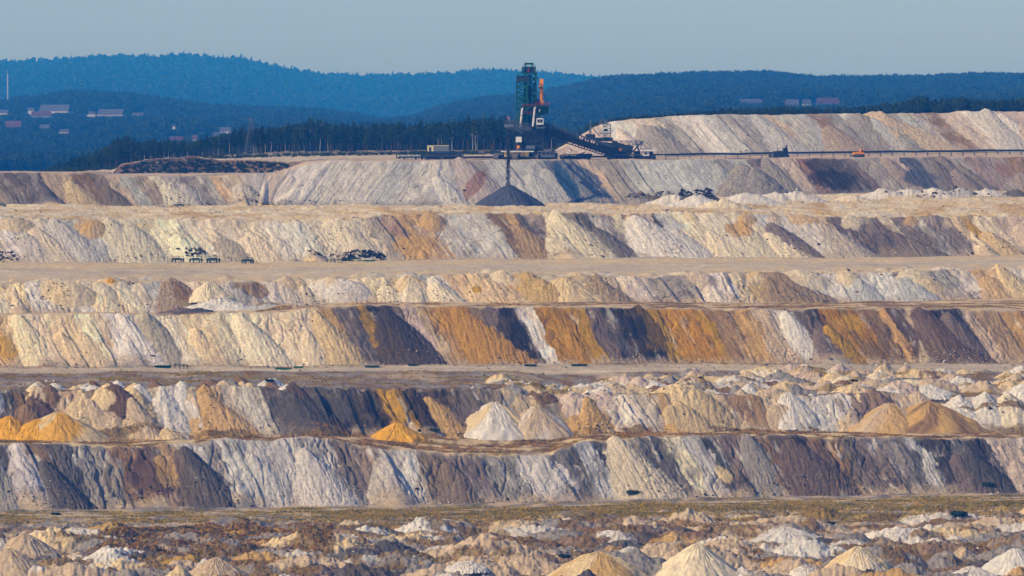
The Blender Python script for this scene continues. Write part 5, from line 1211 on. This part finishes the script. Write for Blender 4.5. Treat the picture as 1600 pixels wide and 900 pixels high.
G = [grass_patch(15000, 0, .80, .97, -200, 1800, -.02, 700, .45, og), grass_patch(9000, 0, .74, .93, 500, 1800, -.25, 701, .5, oc, (50, 5)),
     grass_patch(7000, 1, .1, 1.0, -200, 1800, .0, 702, .5, rst), grass_patch(5000, 2, .10, .72, -200, 850, .2, 703, .45, og), grass_patch(2600, 2, .05, .6, 800, 1800, .3, 704, .5, og),
     grass_patch(9000, 0, .45, .76, -200, 1800, .12, 705, .5, rst, (14, 9)), grass_patch(7000, 0, .55, .76, 150, 520, -.1, 706, .55, rst, (14, 9)), grass_patch(3000, 3, .1, .9, 400, 1800, .05, 707, .4, rst),
     grass_patch(1600, 2, .9, 1.0, -200, 1800, .1, 708, .35, oc)]
P_ = np.concatenate([g[0] for g in G]); H_ = np.concatenate([g[1] for g in G]); C_ = np.concatenate([g[2] for g in G])
n = len(P_); nb = 5
an = rs3.uniform(0, 6.28, (n, nb)); off = rs3.normal(0, .28, (n, nb, 2)); hh = H_[:, None] * rs3.uniform(.6, 1.2, (n, nb)); wd = .16
b0 = P_[:, None] + np.concatenate([off, np.full((n, nb, 1), -.1)], -1)
dx = np.stack([np.cos(an), np.sin(an), 0 * an], -1) * wd
lean = np.concatenate([rs3.normal(0, .2, (n, nb, 2)), hh[..., None]], -1)
v = np.stack([b0 - dx, b0 + dx, b0 + lean], 2).reshape(-1, 3); f = np.arange(len(v)).reshape(-1, 3)
o = link('grass', np_mesh('grass', v, f, np.repeat(C_, nb * 3, 0), smooth=False), M['grass']); tag(o, 'dry grass and weeds growing along the lower benches', kind='stuff')

# scrub on the dark vegetated dump and at the foot of the wood
vv = []; ff = []; n0 = 0
def scrub(px, Yv, r):
    global n0
    v, f = leaf_cloud(rs3, [(0, 0, r * .5, r, r, r * .6)], 60, .28 * max(1, r * .6)); v = v + np.array((wx(px, Yv), Yv, ground(px, Yv))); vv.append(v); ff.append(f + n0); n0 += len(v)
for i in range(420):
    px = rs3.uniform(190, 450); k = 6; a = np.interp(px, PX, Yc[15]); b = np.interp(px, PX, Yc[16]); scrub(px, a + (b - a) * rs3.uniform(.0, .8), rs3.uniform(.4, 1.1))
for i in range(520):
    px = rs3.uniform(70, 900); scrub(px, rs3.uniform(2570, 2625), rs3.uniform(.8, 2.2))
o = link('scrub', np_mesh('scrub', np.concatenate(vv), np.concatenate(ff), smooth=False), M['shrub']); tag(o, 'low scrub at the foot of the wood and on the overgrown dump', kind='stuff')
# single dark bushes
BS = [(1300, 815, 0, 1.5, 'dark bush left of the white double heap, under the grassy road'), (1500, 816, 0, 2.2, 'widest dark bush under the grassy road at right'), (1082, 835, 0, 1.7, 'dark green bush at the back of the near heap field, right of the centre'),
      (882, 886, 0, 1.4, 'round green bush beside the large sand-coloured heap'), (655, 850, 0, 1.3, 'bush among the grey heaps of the near field'), (990, 778, 0, 1.8, 'dark bush at the foot of the white stripe'),
      (1545, 771, 0, 1.6, 'dark bush at the right foot of the dark slope'), (678, 684, 1, 1.4, 'dark bush between the golden cone and the tall pale cone'), (85, 806, 0, 1.2, 'green tuft bush beside the lower road on the left'),
      (420, 604, 2, 1.2, 'olive bush on the grey bench above the slate slope'), (1335, 602, 2, 1.0, 'dark bush among the small cones at right')]
bp_ = None
for px, py, lv, r_, lb in BS:
    Yv = level_spot(px, py, lv)
    if bp_ is None:
        v, f = leaf_cloud(np.random.RandomState(9), [(0, 0, .35, 1.3, .8, .45), (.8, 0, .3, .8, .6, .35), (-.7, .1, .4, .7, .6, .45)], 500, .16); bm0 = np_mesh('foliage', v, f, smooth=False); bm0.materials.append(M['shrub']); bp_ = True
        sm0 = bpy.data.meshes.new('stem'); mb = MB(); [mb.cyl((0, 0, -.2), (math.cos(a) * .5, math.sin(a) * .4, .5), .05, 5) for a in (0, 1.5, 3, 4.4)]; sm0.from_pydata(mb.v, [], mb.f); sm0.materials.append(M['bark'])
    r = empty('bush', (wx(px, Yv), Yv, ground(px, Yv) - .05), rs3.uniform(-.4, .4)); r.scale = (r_,) * 3; tag(r, lb, 'bush', 'single dark bushes')
    for nm, mm in (('foliage', bm0), ('stem', sm0)):
        o = bpy.data.objects.new(nm, mm); COL.objects.link(o); o.parent = r

# ------------------------------------------------------------------ haze
hb = MB().box((-9000, -60, -13), (9000, 19000, 600)); hm = bpy.data.materials.new('haze air'); hm.use_nodes = True
t = hm.node_tree; t.nodes.remove(t.nodes['Principled BSDF']); pv = t.nodes.new('ShaderNodeVolumePrincipled')
pv.inputs['Color'].default_value = (0.025, 0.33, 0.98, 1); pv.inputs['Absorption Color'].default_value = (1, 1, 1, 1); pv.inputs['Density'].default_value = 1.05e-4; pv.inputs['Anisotropy'].default_value = 0.0
t.links.new(pv.outputs[0], t.nodes['Material Output'].inputs['Volume'])
hz = hb.build('haze', hm); tag(hz, 'blue haze filling the valley air', kind='stuff')
